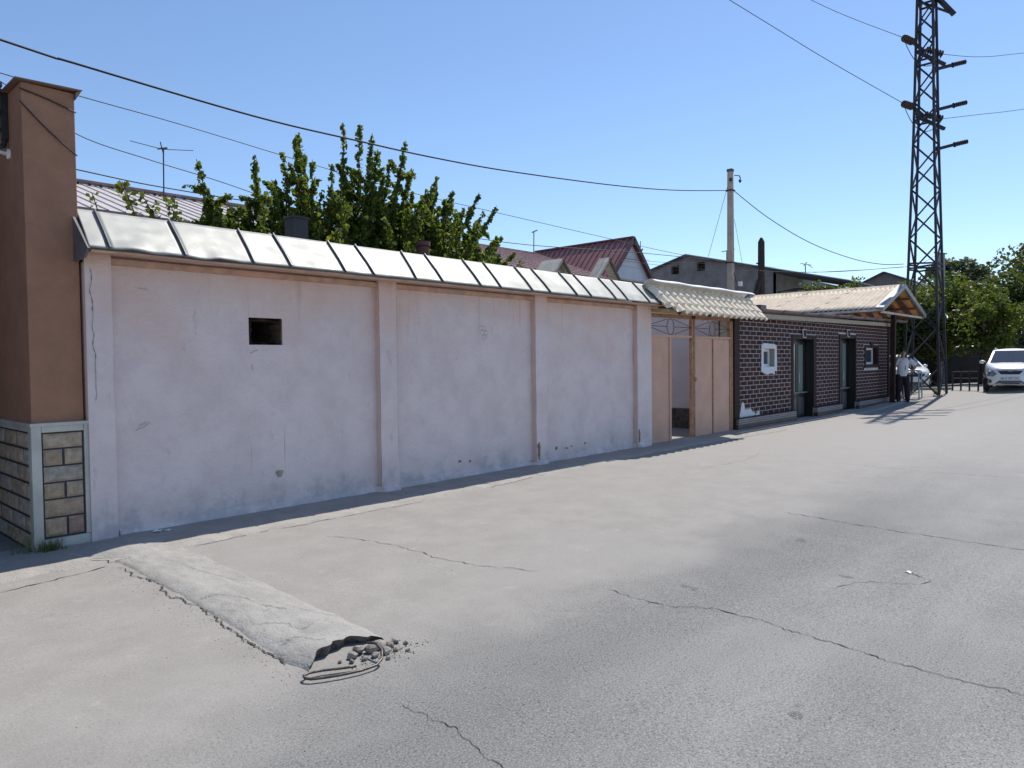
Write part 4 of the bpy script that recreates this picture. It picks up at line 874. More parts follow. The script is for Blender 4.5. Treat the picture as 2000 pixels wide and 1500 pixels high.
# chimneys by the wall
t = thing('vent_stack', 'square dark grey sheet metal flue rising behind the coping', 'chimney', (5.15, 8.6, 0))
FL = plain('grey_flue', (.035, .034, .04), .7, .15, 5, .1)
box(5.03, 5.25, 8.5, 8.72, 0, 3.54).build('shaft', FL, t); box(5.015, 5.265, 8.485, 8.735, 3.542, 3.57).build('rim', FL, t)
t = thing('flue_pipe', 'short rusty brown flue pipe behind the coping right of the square flue', 'chimney', (7.5, 8.8, 0))
RB = plain('rusty_brown', (.085, .04, .03), .8, .3, 7, .3)
MB().lathe([(0, .10), (3.46, .10)], (7.5, 8.8, 0), n=16).build('pipe', RB, t, autos=40); MB().lathe([(0, .115), (.07, .115)], (7.5, 8.8, 3.47), n=16).build('collar', RB, t, autos=40)
# television aerials
def aerial(name, lab, x, y, z0, z1, arms, r=.014):
    t = thing(name, lab, 'antenna', (x, y, z0), 'rooftop aerials'); MB().tube([(x, y, z0), (x + .02, y, z1)], r, 6).build('mast', IRON, t)
    for a, b, rr_ in arms: MB().tube([(x + a[0], y + a[1], z1 + a[2]), (x + b[0], y + b[1], z1 + b[2])], rr_, 5).build('element', IRON, t)
aerial('roof_aerial', 'wide two armed aerial on the pale mauve ribbed roof', 6.38, 16, 5.1, 6.29, [((0, 0, -.02), (-.62, .1, .05), .008), ((0, 0, -.02), (.62, -.1, .06), .008), ((-.1, -.15, .08), (.08, .15, -.08), .012), ((-.1, 0, -.03), (.1, 0, .03), .02), ((-.02, 0, -.92), (-.12, 0, -1.05), .006)])
aerial('roof_aerial', 'thin straight aerial mast with a short head on the pink tiled roof', 22.7 * .72 + 3.0, 16.7, 5.4, 6.25, [((-.08, 0, -.05), (.2, 0, .06), .022)], .018)
aerial('roof_aerial', 'cross shaped aerial just right of the maroon gable', 22.65, 14.4, 4.4, 6.0, [((-.45, 0, -.28), (.12, 0, -.3), .012), ((.1, 0, -.33), (.16, 0, -.27), .03)])
aerial('roof_aerial', 'small T shaped aerial on the grey house roof', 30.6, 14.9, 5.9, 6.55, [((-.18, .15, -.05), (.2, -.3, .06), .02)], .02)
aerial('roof_aerial', 'little branching aerial right of the dark wooden pole', 31.2, 11.6, 5.1, 5.62, [((0, .2, .1), (0, -.25, -.02), .02), ((.1, .1, .0), (-.1, -.1, .1), .018), ((0, -.1, .02), (.05, -.3, -.15), .012)], .02)

# ================================================================ POLES
t = thing('concrete_pole', 'tall square concrete utility pole behind the yard gate', 'utility pole', (21.75, 10.45, 0))
MB().hexa([(21.65, 10.34, 0), (21.87, 10.34, 0), (21.87, 10.56, 0), (21.65, 10.56, 0), (21.70, 10.39, 7.62), (21.85, 10.39, 7.62), (21.85, 10.54, 7.62), (21.70, 10.54, 7.62)]).build('shaft', CONC, t, bevel=.015)
box(21.69, 21.86, 10.38, 10.55, 7.622, 7.70).build('cap', plain('cap_grey', (.10, .10, .10), .8), t)
for z in (7.02, 4.72): box(21.66, 21.89, 10.35, 10.58, z - .02, z + .02).build('clamp_band', IRON, t)
MB().tube([(21.86, 10.36, 7.5), (22.05, 10.30, 7.52), (22.1, 10.28, 7.45), (22.08, 10.28, 7.36)], .018, 6).build('hook', IRON, t); MB().lathe([(0, .03), (.08, .05), (.1, .02)], (22.08, 10.28, 7.3), n=10).build('insulator', IRON, t)
box(21.60, 21.66, 10.34, 10.42, 7.28, 7.38).build('insulator', IRON, t)
MB().tube([(21.76 + .16 * math.cos(a * 1.1), 10.28 - .02 * math.sin(a), 3.2 + a * .13) for a in np.linspace(0, 9, 40)], .010, 5).build('wrapped_wire', IRON, t)
box(21.95, 22.08, 10.2, 10.3, 3.98, 4.12).build('junction_box', WHITE, t)
t = thing('wooden_pole', 'dark tarred wooden pole with a strut in front of the grey house', 'utility pole', (27.3, 11.85, 0))
MB().tube([(27.3, 11.85, 0), (27.33, 11.86, 6.2)], [.17, .125], 12).build('shaft', WOODD, t, autos=40); MB().lathe([(0, .125), (.15, .05), (.18, .01)], (27.33, 11.86, 6.2), n=12).build('pointed_top', WOODD, t)
MB().tube([(26.6, 12.2, 2.6), (27.25, 11.9, 4.7)], .11, 8).build('strut', WOODD, t)
MB().lathe([(0, .02), (.12, .035)], (27.2, 11.9, 5.35), (-1, .3, 0), 8).build('insulator', IRON, t)
t = thing('concrete_pole', 'grey concrete pole standing behind the lattice tower', 'utility pole', (41.2, 8.57, 0))
MB().hexa([(41.0, 8.4, .3), (41.4, 8.4, .3), (41.4, 8.8, .3), (41.0, 8.8, .3), (41.05, 8.45, 6.8), (41.35, 8.45, 6.8), (41.35, 8.75, 6.8), (41.05, 8.75, 6.8)]).build('shaft', plain('cool_concrete', (.30, .30, .31), .9, .12, 4, .2), t)
MB().bar((41.0, 8.3, 6.75), (41.2, 8.9, 6.9), .06, .06).build('hook', IRON, t)

# ================================================================ LATTICE TOWER
TC = Vector((29.35, 6.62, gz(29.3, 6.6))); tower = thing('lattice_tower', 'tall dark steel lattice power line tower beside the street', 'pylon', TC)
TH = 16.5
def half(z): return .58 - .37 * min(1, z / 14.2) ** .9
def corner(k, z):
    h = half(z); return Vector((TC.x + h * (1, 1, -1, -1)[k], TC.y + h * (1, -1, -1, 1)[k], TC.z + z))
for k in range(4):
    for a, b in ((0, 4.7), (4.7, 9.4), (9.4, TH)):
        MB().bar(corner(k, a), corner(k, b), .075, .075, (1, 0, 0)).build('leg', STEEL, tower)
    p = corner(k, 0); box(p.x - .16, p.x + .16, p.y - .16, p.y + .16, -.1, TC.z + .04).build('footing', CONC, tower)
lev = [0, 1.2, 2.4, 3.55]
z = 4.7
while z < TH - .3: lev.append(z); z += max(.55, .95 - (z - 4.7) * .045)
lev.append(TH); lev = sorted(lev)
for i, (a, b) in enumerate(zip(lev[:-1], lev[1:])):
    for k in range(4):
        k2 = (k + 1) % 4; o = .03 if i % 2 else -.03
        if (i + k) % 2 == 0: MB().bar(corner(k, a), corner(k2, b), .045, .045, (1, 1, 0)).build('brace', STEEL, tower)
        else: MB().bar(corner(k2, a), corner(k, b), .045, .045, (1, 1, 0)).build('brace', STEEL, tower)
for zz_ in (4.55, 4.72, 9.9, 12.0, 14.0):
    for k in range(4): MB().bar(corner(k, zz_), corner((k + 1) % 4, zz_ + (.06 if zz_ < 5 else 0)), .055, .06).build('ring_beam', STEEL, tower)
for k, zz_ in ((2, 8.7), (1, 9.2), (3, 8.5)): p = corner(k, zz_); box(p.x - .1, p.x + .1, p.y - .02, p.y + .02, p.z - .12, p.z + .12).build('gusset', STEEL, tower)
INS = plain('brown_porcelain', (.05, .028, .024), .6, .2, 5, 0); 
def insul(p, q, n, r, par, name='insulator_string'):
    p = Vector(p); q = Vector(q); L = (q - p).length; pr = []
    for i in range(n):
        t0 = L * i / n; d = L / n; pr += [(t0, r * .35), (t0 + d * .45, r * .4), (t0 + d * .5, r), (t0 + d * .75, r * .9), (t0 + d * .8, r * .4)]
    pr.append((L, r * .35)); return MB().lathe(pr, p, q - p, 12).build(name, INS, par, autos=40)
AY = -1                                                             # arms reach out over the street (-Y)
for zz_, ln in ((11.75, .95), (10.3, .98), (8.9, .98)):
    c = Vector((TC.x + .3, TC.y - half(zz_), TC.z + zz_)); e = c + Vector((.35, -.42, .12)); MB().bar(c + Vector((-.15, .1, -.06)), e, .10, .10).build('post_arm', STEEL, tower)
    insul(e, e + Vector((.30, -.36, .10)), 7, .085, tower, 'post_insulator'); MB().lathe([(0, .10), (.03, .10)], e, (.35, -.42, .12), 10).build('flange', STEEL, tower)
MB().bar((TC.x, TC.y - .2, TC.z + 14.35), (TC.x + .55, TC.y - .75, TC.z + 13.6), .14, .12).build('cross_arm', STEEL, tower); MB().bar((TC.x - .1, TC.y, TC.z + 14.0), (TC.x + .5, TC.y - .75, TC.z + 13.6), .06, .06).build('cross_arm', STEEL, tower)
WA = []
for zz_, ox in ((12.55, 0), (10.25, 0)):
    c = Vector((TC.x - .25, TC.y + .25, TC.z + zz_ + .1)); l0 = c + Vector((-.10, .12, .05)); l1 = l0 + Vector((-.62, .12, -.02))
    MB().bar(c + Vector((.2, -.2, -.3)), l0, .09, .09).build('tension_arm', STEEL, tower); insul(l0, l1, 5, .135, tower)
    r0 = Vector((TC.x + .05, TC.y + .05, TC.z + zz_ - .1)); r1 = Vector((TC.x + .45, TC.y - .42, TC.z + zz_ - .28)); insul(r0, r1, 7, .125, tower)
    MB().bar(r0 + Vector((-.3, .2, -.1)), r1 + Vector((.1, -.05, -.35)), .10, .10).build('tension_arm', STEEL, tower)
    jp = [l1 + (r1 - l1) * t + Vector((-.25 * math.sin(math.pi * t), 0, -.75 * math.sin(math.pi * t) ** .8)) for t in np.linspace(0, 1, 20)]
    MB().tube(jp, .013, 5).build('jumper_wire', WIRE, tower); WA.append((l1, r1))

# ================================================================ OVERHEAD WIRES
def smooth_path(P, n=8):
    P = [Vector(p) for p in P]; out = []
    for i in range(len(P) - 1):
        p0, p1, p2, p3 = P[max(i - 1, 0)], P[i], P[i + 1], P[min(i + 2, len(P) - 1)]
        for k in range(n):
            t = k / n; out.append(.5 * ((2 * p1) + (p2 - p0) * t + (2 * p0 - 5 * p1 + 4 * p2 - p3) * t * t + (3 * p1 - p0 - 3 * p2 + p3) * t ** 3))
    return out + [P[-1]]
def wire(P, r, lab, name='overhead_cable'): return tag(MB().tube(smooth_path(P), r, 5).build(name, WIRE, smooth=True), lab, 'cable', 'overhead wires')
wire([(-9, 8.4, 6.1), (-3, 8.7, 5.3), (1.98, 9.0, 5.02), (2.7, 9.05, 5.0), (4.92, 9.21, 4.99), (6.68, 9.33, 5.07), (8.36, 9.45, 5.17), (10.5, 9.6, 5.36), (14.43, 9.88, 5.82), (17.74, 10.12, 6.3), (21.68, 10.4, 7.0)], .014, 'thick black cable sagging from the upper left to the concrete pole')
wire([(21.86, 10.4, 7.03), (23.03, 9.77, 6.24), (24.62, 9.03, 5.53), (26.27, 8.24, 5.08), (27.6, 7.63, 4.93), (28.8, 7.2, 5.0)], .013, 'black cable dipping from the concrete pole to the lattice tower')
wire([(0, 0, 0), (-3, 12, 6.1), (2.79, 12, 5.69), (5.06, 12, 5.57), (7.42, 12, 5.4), (9.87, 12, 5.26), (12.29, 12, 5.22), (17.24, 12, 5.15), (21.35, 12, 5.11), (29.9, 12.6, 5.4)][1:], .0075, 'thin grey wire crossing behind the apricot tree to the grey house')
wire([(-2, 11, 7.5), (1.0, 11, 5.9), (2.52, 11, 5.2), (3.26, 11, 4.78), (4.2, 11, 4.62), (5.25, 11, 4.49), (6.39, 11, 4.3)], .007, 'thin wire from the brown pillar down into the apricot tree')
wire([(1.70, 7.172, 3.965), (1.9, 7.172, 3.925), (2.125, 7.172, 3.86)], .006, 'thin cable along the top of the brown pillar', 'pillar_cable')
wire([(1.70, 7.172, 3.86), (1.9, 7.172, 3.66), (2.125, 7.172, 3.48)], .006, 'thin cable slanting down across the brown pillar', 'pillar_cable')
wire([(-3, 11, 4.7), (2.9, 11, 4.32), (4.77, 11, 4.25), (7.84, 11, 4.29), (11.99, 11, 4.30), (17.03, 11, 4.62), (21.65, 10.5, 4.75)], .009, 'low cable passing behind the tree to the lower pole clamp')
wire([(21.88, 10.4, 4.75), (23.3, 10.3, 4.62), (25.2, 10.2, 4.7), (27.3, 9, 4.77), (28.8, 7.2, 4.9)], .010, 'low cable from the concrete pole to the lattice tower')
wire([(19.5, 13.2, 4.95), (22, 13, 5.02), (26, 12.6, 5.3), (30, 12.4, 5.5)], .006, 'faint upper wire between the maroon gable and the grey house')
wire([(17.0, 11.5, 4.45), (20, 11.3, 4.5), (24, 11.5, 4.75), (27.2, 11.8, 5.1)], .006, 'thin faint wire running to the wooden pole')
wire([(21.72, 10.5, 7.25), (21.2, 10.95, 4.9)], .007, 'left guy wire of the concrete pole'); wire([(21.84, 10.36, 6.1), (22.0, 10.16, 4.6)], .006, 'right guy wire of the concrete pole')
wire([WA[1][0], (25.5, 8.9, 11.9), (22.52, 10.48, 13.1), (10, 17.0, 18.0)], .011, 'lower power line rising from the tower to the upper left', 'power_line')
wire([WA[0][0], (28.75, 9.95, 15.1), (28.9, 13.5, 18.2)], .011, 'upper power line rising from the tower to the upper left', 'power_line')
wire([WA[0][1], (33, 5.6, 13.2), (36.98, 4.71, 14.3), (50, 1.7, 18)], .011, 'upper power line leaving the tower to the right', 'power_line')
wire([WA[1][1], (33, 5.6, 11.0), (36.9, 4.69, 11.95), (50, 1.5, 15.3)], .011, 'lower power line leaving the tower to the right', 'power_line')
wire([(41.2, 8.6, 6.8), (43.5, 8.6, 6.2), (47, 9, 5.2)], .012, 'wire falling right from the grey pole behind the tower'); wire([(41.1, 8.7, 6.8), (38, 8.9, 6.0), (34, 9.3, 5.5), (30.5, 11, 5.2)], .010, 'wire falling left from the grey pole behind the tower')
wire([(28.68, 6.6, 3.05), (29.6, 6.1, 2.4)], .010, 'stay wire from the porch corner to the tower'); wire([(28.3, 7.0, 1.35), (29.0, 6.4, .85), (29.7, 6.05, .38)], .013, 'dark stay rod slanting to the tower foot', 'stay_rod')

# ================================================================ TREES
def leaves(C, size, droop=.5, rng=RNG, fold=.25):
    """leaf faces (two triangles with a fold) at centres C"""
    n = len(C); a = rng.uniform(0, 2 * np.pi, n); s = size * rng.uniform(.65, 1.25, n)
    d = np.stack([np.cos(a), np.sin(a), rng.normal(-droop, .5, n)], 1); d /= np.linalg.norm(d, axis=1)[:, None]
    w = np.cross(d, rng.normal(0, 1, (n, 3))); w /= np.linalg.norm(w, axis=1)[:, None]; nn = np.cross(d, w)
    b = C - d * s[:, None] * .5; t = C + d * s[:, None] * .55
    l = C - d * (s * .08)[:, None] + w * (s * .42)[:, None] + nn * (s * fold * .4)[:, None]; r = C - d * (s * .08)[:, None] - w * (s * .42)[:, None] + nn * (s * fold * .4)[:, None]
    V = np.stack([b, r, t, l], 1).reshape(-1, 3); k = np.arange(n)[:, None] * 4
    F = np.concatenate([k + np.array([[0, 1, 2]]), k + np.array([[0, 2, 3]])], 0); return V, F
def leaf_obj(name, C, size, mat, parent, droop=.5):
    V, F = leaves(np.array(C), size, droop); base = WL[parent.name]; V = V - np.array(base)
    me = bpy.data.meshes.new(name); me.vertices.add(len(V)); me.vertices.foreach_set('co', V.astype(np.float32).ravel())
    me.loops.add(len(F) * 3); me.loops.foreach_set('vertex_index', F.astype(np.int32).ravel()); me.polygons.add(len(F))
    me.polygons.foreach_set('loop_start', np.arange(0, len(F) * 3, 3, dtype=np.int32)); me.update(calc_edges=True); me.validate(); me.materials.append(mat)
    o = bpy.data.objects.new(name, me); COL.objects.link(o); o.parent = parent; return o
APR = leaf_mat('apricot_leaf', [(.024, .052, .011), (.046, .086, .015), (.07, .115, .019), (.10, .145, .023), (.21, .21, .04)], .45)
DRK = leaf_mat('dark_leaf', [(.018, .036, .012), (.03, .054, .016), (.045, .07, .02), (.085, .095, .03)], .25)
YEL = leaf_mat('yellow_green_leaf', [(.03, .06, .012), (.05, .09, .015), (.075, .115, .018), (.16, .165, .025)], .3)
BLU = leaf_mat('grey_green_leaf', [(.05, .075, .055), (.07, .095, .065), (.09, .11, .07)], .2)
ap = thing('apricot_tree', 'leafy apricot tree with upright shoots rising behind the white wall', 'tree', (7.0, 10.1, 0))
tips = [(4.44, 4.48), (4.62, 4.1), (5.13, 4.6), (5.42, 4.38), (5.73, 4.83), (5.88, 5.08), (6.22, 5.32), (6.45, 4.75), (6.94, 5.59), (7.28, 5.65), (7.33, 5.16), (7.62, 5.2), (8.02, 5.48), (8.2, 5.0), (8.5, 5.18), (8.6, 4.94), (9.03, 5.02), (9.28, 4.87), (9.75, 4.86), (9.88, 4.68), (10.21, 4.68), (10.52, 4.16), (10.8, 4.22)]
rng = np.random.default_rng(21); Cs = []; wood = MB()
wood.tube([(7.0, 10.1, 0), (7.05, 10.1, .8), (6.95, 10.1, 1.5)], [.17, .13, .12], 10)
knots = [(5.2, 2.45), (6.1, 2.7), (6.9, 2.8), (7.8, 2.75), (8.8, 2.5)]
for kx, kz in knots: wood.tube([(6.95, 10.1, 1.4), ((6.95 + kx) / 2, 10.1 + .1 * (kx - 7), (1.5 + kz) / 2 + .1), (kx, 10.1 + .15 * math.sin(kx * 3), kz)], [.10, .075, .05], 7)
def twig(P, r0, dens, fat):
    m_ = len(P); wood.tube(P, [r0 * (1 - i / m_) + .003 for i in range(m_)], 5); L = sum((P[i + 1] - P[i]).length for i in range(m_ - 1))
    for _ in range(int(dens * L)):
        t = rng.uniform(.08, 1.0); i = min(t * (m_ - 1), m_ - 1.001); p = P[int(i)].lerp(P[int(i) + 1], i % 1)
        rad = fat * (.35 + .65 * (1 - t) ** .4); v = rng.normal(0, 1, 3); v = v / np.linalg.norm(v) * rad * rng.uniform(.25, 1)
        Cs.append((p.x + v[0], p.y + v[1], p.z + v[2] * .7 - .03))
def arch(base, tip, bow, n=10):
    mid = base.lerp(tip, .5) + bow; return [base.lerp(mid, t).lerp(mid.lerp(tip, t), t) for t in np.linspace(0, 1, n)]
mids = [((a[0] + b[0]) / 2 + rng.normal(0, .06), min(a[1], b[1]) - rng.uniform(.12, .45)) for a, b in zip(tips[:-1], tips[1:])]
for i, (x, z) in enumerate(tips + mids):                            # long shoots fanning out of the crown
    y = 10 + .32 * math.sin(i * 2.4); base = Vector((7 + (x - 7) * (.66 if x < 7 else .30), 10.1 + .1 * math.sin(i), 2.75)); tip = Vector((x, y, z))
    P = arch(base, tip, Vector(((x - base.x) * .22, 0, -.10 * abs(x - base.x)))); twig(P, .02, 120, .105); d = (tip - base)
    for k in range(9):                                              # side twigs
        t = rng.uniform(.18, .86); q = P[int(t * 9)]; ang = rng.choice([-1, 1]) * rng.uniform(.3, 1.15); l = rng.uniform(.28, .68) * (1.15 - .6 * t)
        dx, dz = d.x / d.length, d.z / d.length; dd = Vector((dx * math.cos(ang) - dz * math.sin(ang), rng.normal(0, .45), dx * math.sin(ang) + dz * math.cos(ang))).normalized()
        e = q + dd * l + Vector((0, 0, -.05)); twig(arch(q, e, Vector((0, 0, .05)), 6), .008, 150, .08)
env = lambda x: np.interp(x, [4.3, 5.2, 6.2, 7.2, 8.2, 9.2, 10.2, 10.9], [3.75, 4.1, 4.45, 4.65, 4.5, 4.15, 3.7, 3.35])
for i in range(300):                                                # inner twigs filling the crown
    x = rng.uniform(4.3, 10.4); z = 2.9 + (env(x) - 2.9) * rng.uniform(0, 1) ** .8; y = 10.1 + rng.normal(0, .4)
    kx, kz = min(knots, key=lambda q: abs(q[0] - x)); q = Vector((kx + (x - kx) * .5, (10.1 + y) / 2, 2.6 + (z - 2.6) * .35)); twig(arch(q, Vector((x, y, z)), Vector((0, 0, .06)), 6), .010, 105, .15)
leaf_obj('crown', Cs, .082, APR, ap, .9); wood.build('trunk', BARK, ap, smooth=True)
# thin shoots in front of the mauve roof
for i, (x0, z0, x1, z1, lab) in enumerate(((2.56, 3.12, 2.49, 3.36, 'wispy pale vine tip nearest the brown pillar'), (2.92, 3.12, 2.78, 3.52, 'tallest vine shoot against the mauve roof'), (3.12, 3.14, 2.98, 3.40, 'vine shoot right of the tallest against the mauve roof'), (3.37, 3.15, 3.2, 3.44, 'bushy vine shoot left of the apricot tree'))):
    t = thing('vine_shoot', lab, 'vine', (x0, 8.0, 2.4), 'vine shoots above the coping'); Cl = []
    for _ in range(46 if i else 20):
        u = rng.uniform(0, 1); Cl.append((x0 + (x1 - x0) * u + rng.normal(0, .035), 8.0 + rng.normal(0, .05), z0 + (z1 - z0) * u + rng.normal(0, .02)))
    leaf_obj('foliage', Cl, .065 if i else .05, YEL, t, .6); MB().tube([(x0 + .06, 8.0, 0), (x0 + .02, 8.0, z0 - .2), (x0, 8.0, z0), (x1, 8.0, z1)], [.012, .01, .008, .004], 5).build('stem', BARK, t)
t = thing('vine_shoot', 'yellowish leafy twig at the right end of the apricot tree', 'vine', (9.4, 8.4, 2.5), 'vine shoots above the coping')
leaf_obj('foliage', [(9.15 + .28 * u + rng.normal(0, .03), 8.4 + rng.normal(0, .05), 3.12 + .26 * u * u + rng.normal(0, .025)) for u in rng.uniform(0, 1, 46)], .06, YEL, t); MB().tube([(9.2, 8.4, 0), (9.2, 8.4, 3.1), (9.45, 8.4, 3.38)], .006, 5).build('stem', BARK, t)
def round_tree(name, lab, c, rad, n, size, mat, seed, trunk_r=.14, lobes=16, cat='tree', group='trees beyond the house', low=.25, droop=.4):
    rg = np.random.default_rng(seed); c = np.array(c, float); rad = np.array(rad, float); gz0 = gz(c[0], c[1])
    t = thing(name, lab, cat, (c[0], c[1], gz0), group); P = []; m = MB(); cen = Vector((c[0], c[1], c[2] - rad[2] * .45))
    m.tube([(c[0], c[1], gz0 - .1), (c[0] + .1, c[1], (gz0 + cen.z) / 2), tuple(cen)], [trunk_r * 1.3, trunk_r, trunk_r * .8], 8)
    lob = []
    for k in range(lobes):
        v = rg.normal(0, 1, 3); v /= np.linalg.norm(v); v[2] = v[2] * .9 + low * .4; q = c + v * rad * rg.uniform(.45, .85); lob.append((q, rad.mean() * rg.uniform(.24, .42)))
        m.tube([tuple(cen), tuple((Vector(q) + cen) / 2 + Vector((0, 0, .1))), tuple(q)], [trunk_r * .5, trunk_r * .3, .015], 5)
    for k in range(n):
        q, r = lob[rg.integers(len(lob))]; v = rg.normal(0, 1, 3); v /= np.linalg.norm(v); rr_ = r * rg.uniform(.35, 1.12) ** .6; P.append(q + v * rr_ * np.array([1, 1, .8]))
    for k in range(n // 6):
        v = rg.normal(0, 1, 3); v /= np.linalg.norm(v); P.append(c + v * rad * rg.uniform(.3, .9))
    leaf_obj('crown', P, size, mat, t, droop); m.build('trunk', BARK, t, smooth=True); return t
round_tree('street_tree', 'yellow green leafy tree right behind the lattice tower', (38.6, 8.2, 3.2), (2.3, 2.1, 2.05), 11000, .17, YEL, 1, lobes=26)
round_tree('street_tree', 'green tree drooping over the parked white car', (36.9, 6.05, 3.0), (2.0, 1.7, 1.75), 8000, .15, YEL, 2, lobes=22)
round_tree('street_tree', 'dark green tree behind the standing man', (36.6, 9.4, 2.8), (2.4, 1.6, 2.0), 9000, .16, DRK, 3, lobes=24)
round_tree('big_tree', 'tallest tree at the right edge of the picture', (62.5, 5.4, 7.4), (3.6, 4.0, 4.3), 11000, .30, DRK, 4, .3, 30)
round_tree('big_tree', 'olive brown tree crown below the tallest tree', (50.5, 7.0, 4.7), (2.4, 2.9, 2.3), 9000, .22, DRK, 5, .2, 24)
round_tree('conifer_like_tree', 'grey green distant tree just right of the tower', (69.5, 13.6, 7.4), (2.4, 2.6, 2.6), 6000, .30, BLU, 6, .2, 26)
round_tree('conifer_like_tree', 'small sparse grey green treetop between the tower and the tallest tree', (73.5, 12.2, 7.9), (1.1, 1.2, 2.0), 1300, .28, BLU, 7, .12, 12)
round_tree('garden_tree', 'yellow green treetop between the porch roof and the tower', (42.4, 10.6, 4.0), (1.5, 1.7, 1.9), 5000, .17, YEL, 8, .1, 18)
round_tree('street_tree', 'dark green tree in front of the far grey roofs', (46.5, 6.1, 2.6), (1.9, 1.9, 1.9), 6000, .18, DRK, 9, .15, 20)
for i, (x, y, z, h, lab) in enumerate(((28.9, 10.75, 4.35, .45, 'leftmost yellow green shoot above the porch roof'), (29.15, 10.45, 4.4, .5, 'second leafy shoot from the left above the porch roof'), (29.4, 10.15, 4.33, .38, 'yellow shoot in the middle above the porch roof'), (29.55, 9.75, 4.28, .30, 'low wide leafy shoot above the porch roof'), (29.6, 9.3, 4.3, .40, 'narrow shoot right of the low wide one above the porch roof'), (29.75, 9.1, 4.5, .5, 'rightmost leafy shoot above the porch roof near the small grey house'))):
    t = thing('vine_shoot', lab, 'vine', (x, y, 2.9), 'vine shoots above the porch roof'); rg = np.random.default_rng(60 + i); u = rg.uniform(-1, .6, 90)
    leaf_obj('foliage', np.stack([x + rg.normal(0, .10, 90), y + rg.normal(0, .13, 90), z + h * u], 1), .12, YEL, t); MB().tube([(x, y, 0), (x, y, z)], .012, 5).build('stem', BARK, t)

# ================================================================ FAR END OF THE STREET
bw = thing('boundary_wall', 'dark grey boundary wall in the shade behind the tower and car', 'wall', (41.7, 8, .5))
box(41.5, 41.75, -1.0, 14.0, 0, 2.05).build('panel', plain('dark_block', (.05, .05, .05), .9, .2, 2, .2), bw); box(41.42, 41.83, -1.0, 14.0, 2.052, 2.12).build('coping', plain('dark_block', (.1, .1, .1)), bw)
struct(MB().hexa([(31.7, 6.25, .2), (32.1, 6.25, .2), (33.6, 10.5, .2), (33.2, 10.5, .2), (31.7, 6.25, gz(31.9, 6.3) + .09), (32.1, 6.25, gz(31.9, 6.3) + .09), (33.6, 10.5, gz(33.4, 10.5) + .10), (33.2, 10.5, gz(33.4, 10.5) + .10)]).build('kerb', PAVE, bevel=.01))
o = weed((29.75, 6.35), 120, .42, 12); tag(o, 'yellow green weed clump at the foot of the lattice tower', 'weeds')
rl = thing('street_railing', 'low dark tube railing between the tower and the white car', 'railing', (30.95, 5.7, .42))
A, B = Vector((31.45, 6.15, 0)), Vector((30.75, 5.2, 0))
for k in range(4): p = A.lerp(B, k / 3); g0 = gz(p.x, p.y); MB().tube([(p.x, p.y, g0 - .05), (p.x, p.y, g0 + .72)], .03, 8).build('post', IRON, rl)
for h in (.2, .45, .70): MB().tube([(A.x, A.y, gz(A.x, A.y) + h), (B.x, B.y, gz(B.x, B.y) + h)], .018, 6).build('rail', IRON, rl)
st = thing('metal_stand', 'blue grey tubular metal stand beside the standing man', 'stand', (28.15, 6.75, gz(28.15, 6.75)))
BG = plain('blue_grey_paint', (.22, .27, .31), .5, .15, 6, 0); sx, sy, sg = 28.15, 6.72, gz(28.15, 6.72)
for dx in (-.2, .2):
    for dy in (-.22, .22): MB().tube([(sx + dx, sy + dy * 1.1, sg - .02), (sx + dx * .9, sy + dy, sg + .95)], .022, 8).build('leg', BG, st)
    MB().tube([(sx + dx, sy - .24, sg + .22), (sx + dx, sy + .24, sg + .22)], .015, 6).build('crossbar', BG, st)
for dy in (-.22, .22): MB().tube([(sx - .2, sy + dy, sg + .95), (sx + .2, sy + dy, sg + .95)], .022, 8).build('top_rail', BG, st); MB().tube([(sx - .2, sy + dy, sg + .3), (sx + .2, sy + dy, sg + .3)], .015, 6).build('crossbar', BG, st)
box(sx - .2, sx + .2, sy - .2, sy + .2, sg + .96, sg + 1.0).build('shelf', BG, st)

# ---- cars
PAINT = flat('white_car_paint', (.70, .72, .75), .28, coat=.8); BLK = plain('black_plastic', (.018, .018, .02), .55, .2, 8, 0); CHROME = flat('chrome', (.7, .7, .7), .15, 1.)
TYRE = plain('tyre', (.02, .02, .02), .85, .2, 20, 0); CGL = glass_mat('car_glass', (.02, .025, .03), .04); LAMP = glass_mat('lamp_glass', (.20, .22, .22), .12); RIM = flat('rim_silver', (.5, .5, .52), .3, .8)
def local_thing(name, lab, cat, loc, rotz, group=None):
    e = thing(name, lab, cat, loc, group); e.rotation_euler = (0, 0, rotz); WL[e.name] = Vector((0, 0, 0)); return e
def text_mesh(name, s, size, mat, parent, M4):
    cu = bpy.data.curves.new(name, 'FONT'); cu.body = s; cu.size = size; cu.align_x = 'CENTER'; cu.align_y = 'CENTER'; cu.extrude = .001; cu.offset = .0012
    tmp = bpy.data.objects.new('tmp', cu); COL.objects.link(tmp); bpy.context.view_layer.update()
    me = bpy.data.meshes.new_from_object(tmp.evaluated_get(bpy.context.evaluated_depsgraph_get())); bpy.data.objects.remove(tmp); me.name = name
    me.transform(M4); me.materials.clear(); me.materials.append(mat); o = bpy.data.objects.new(name, me); COL.objects.link(o); o.parent = parent; return o
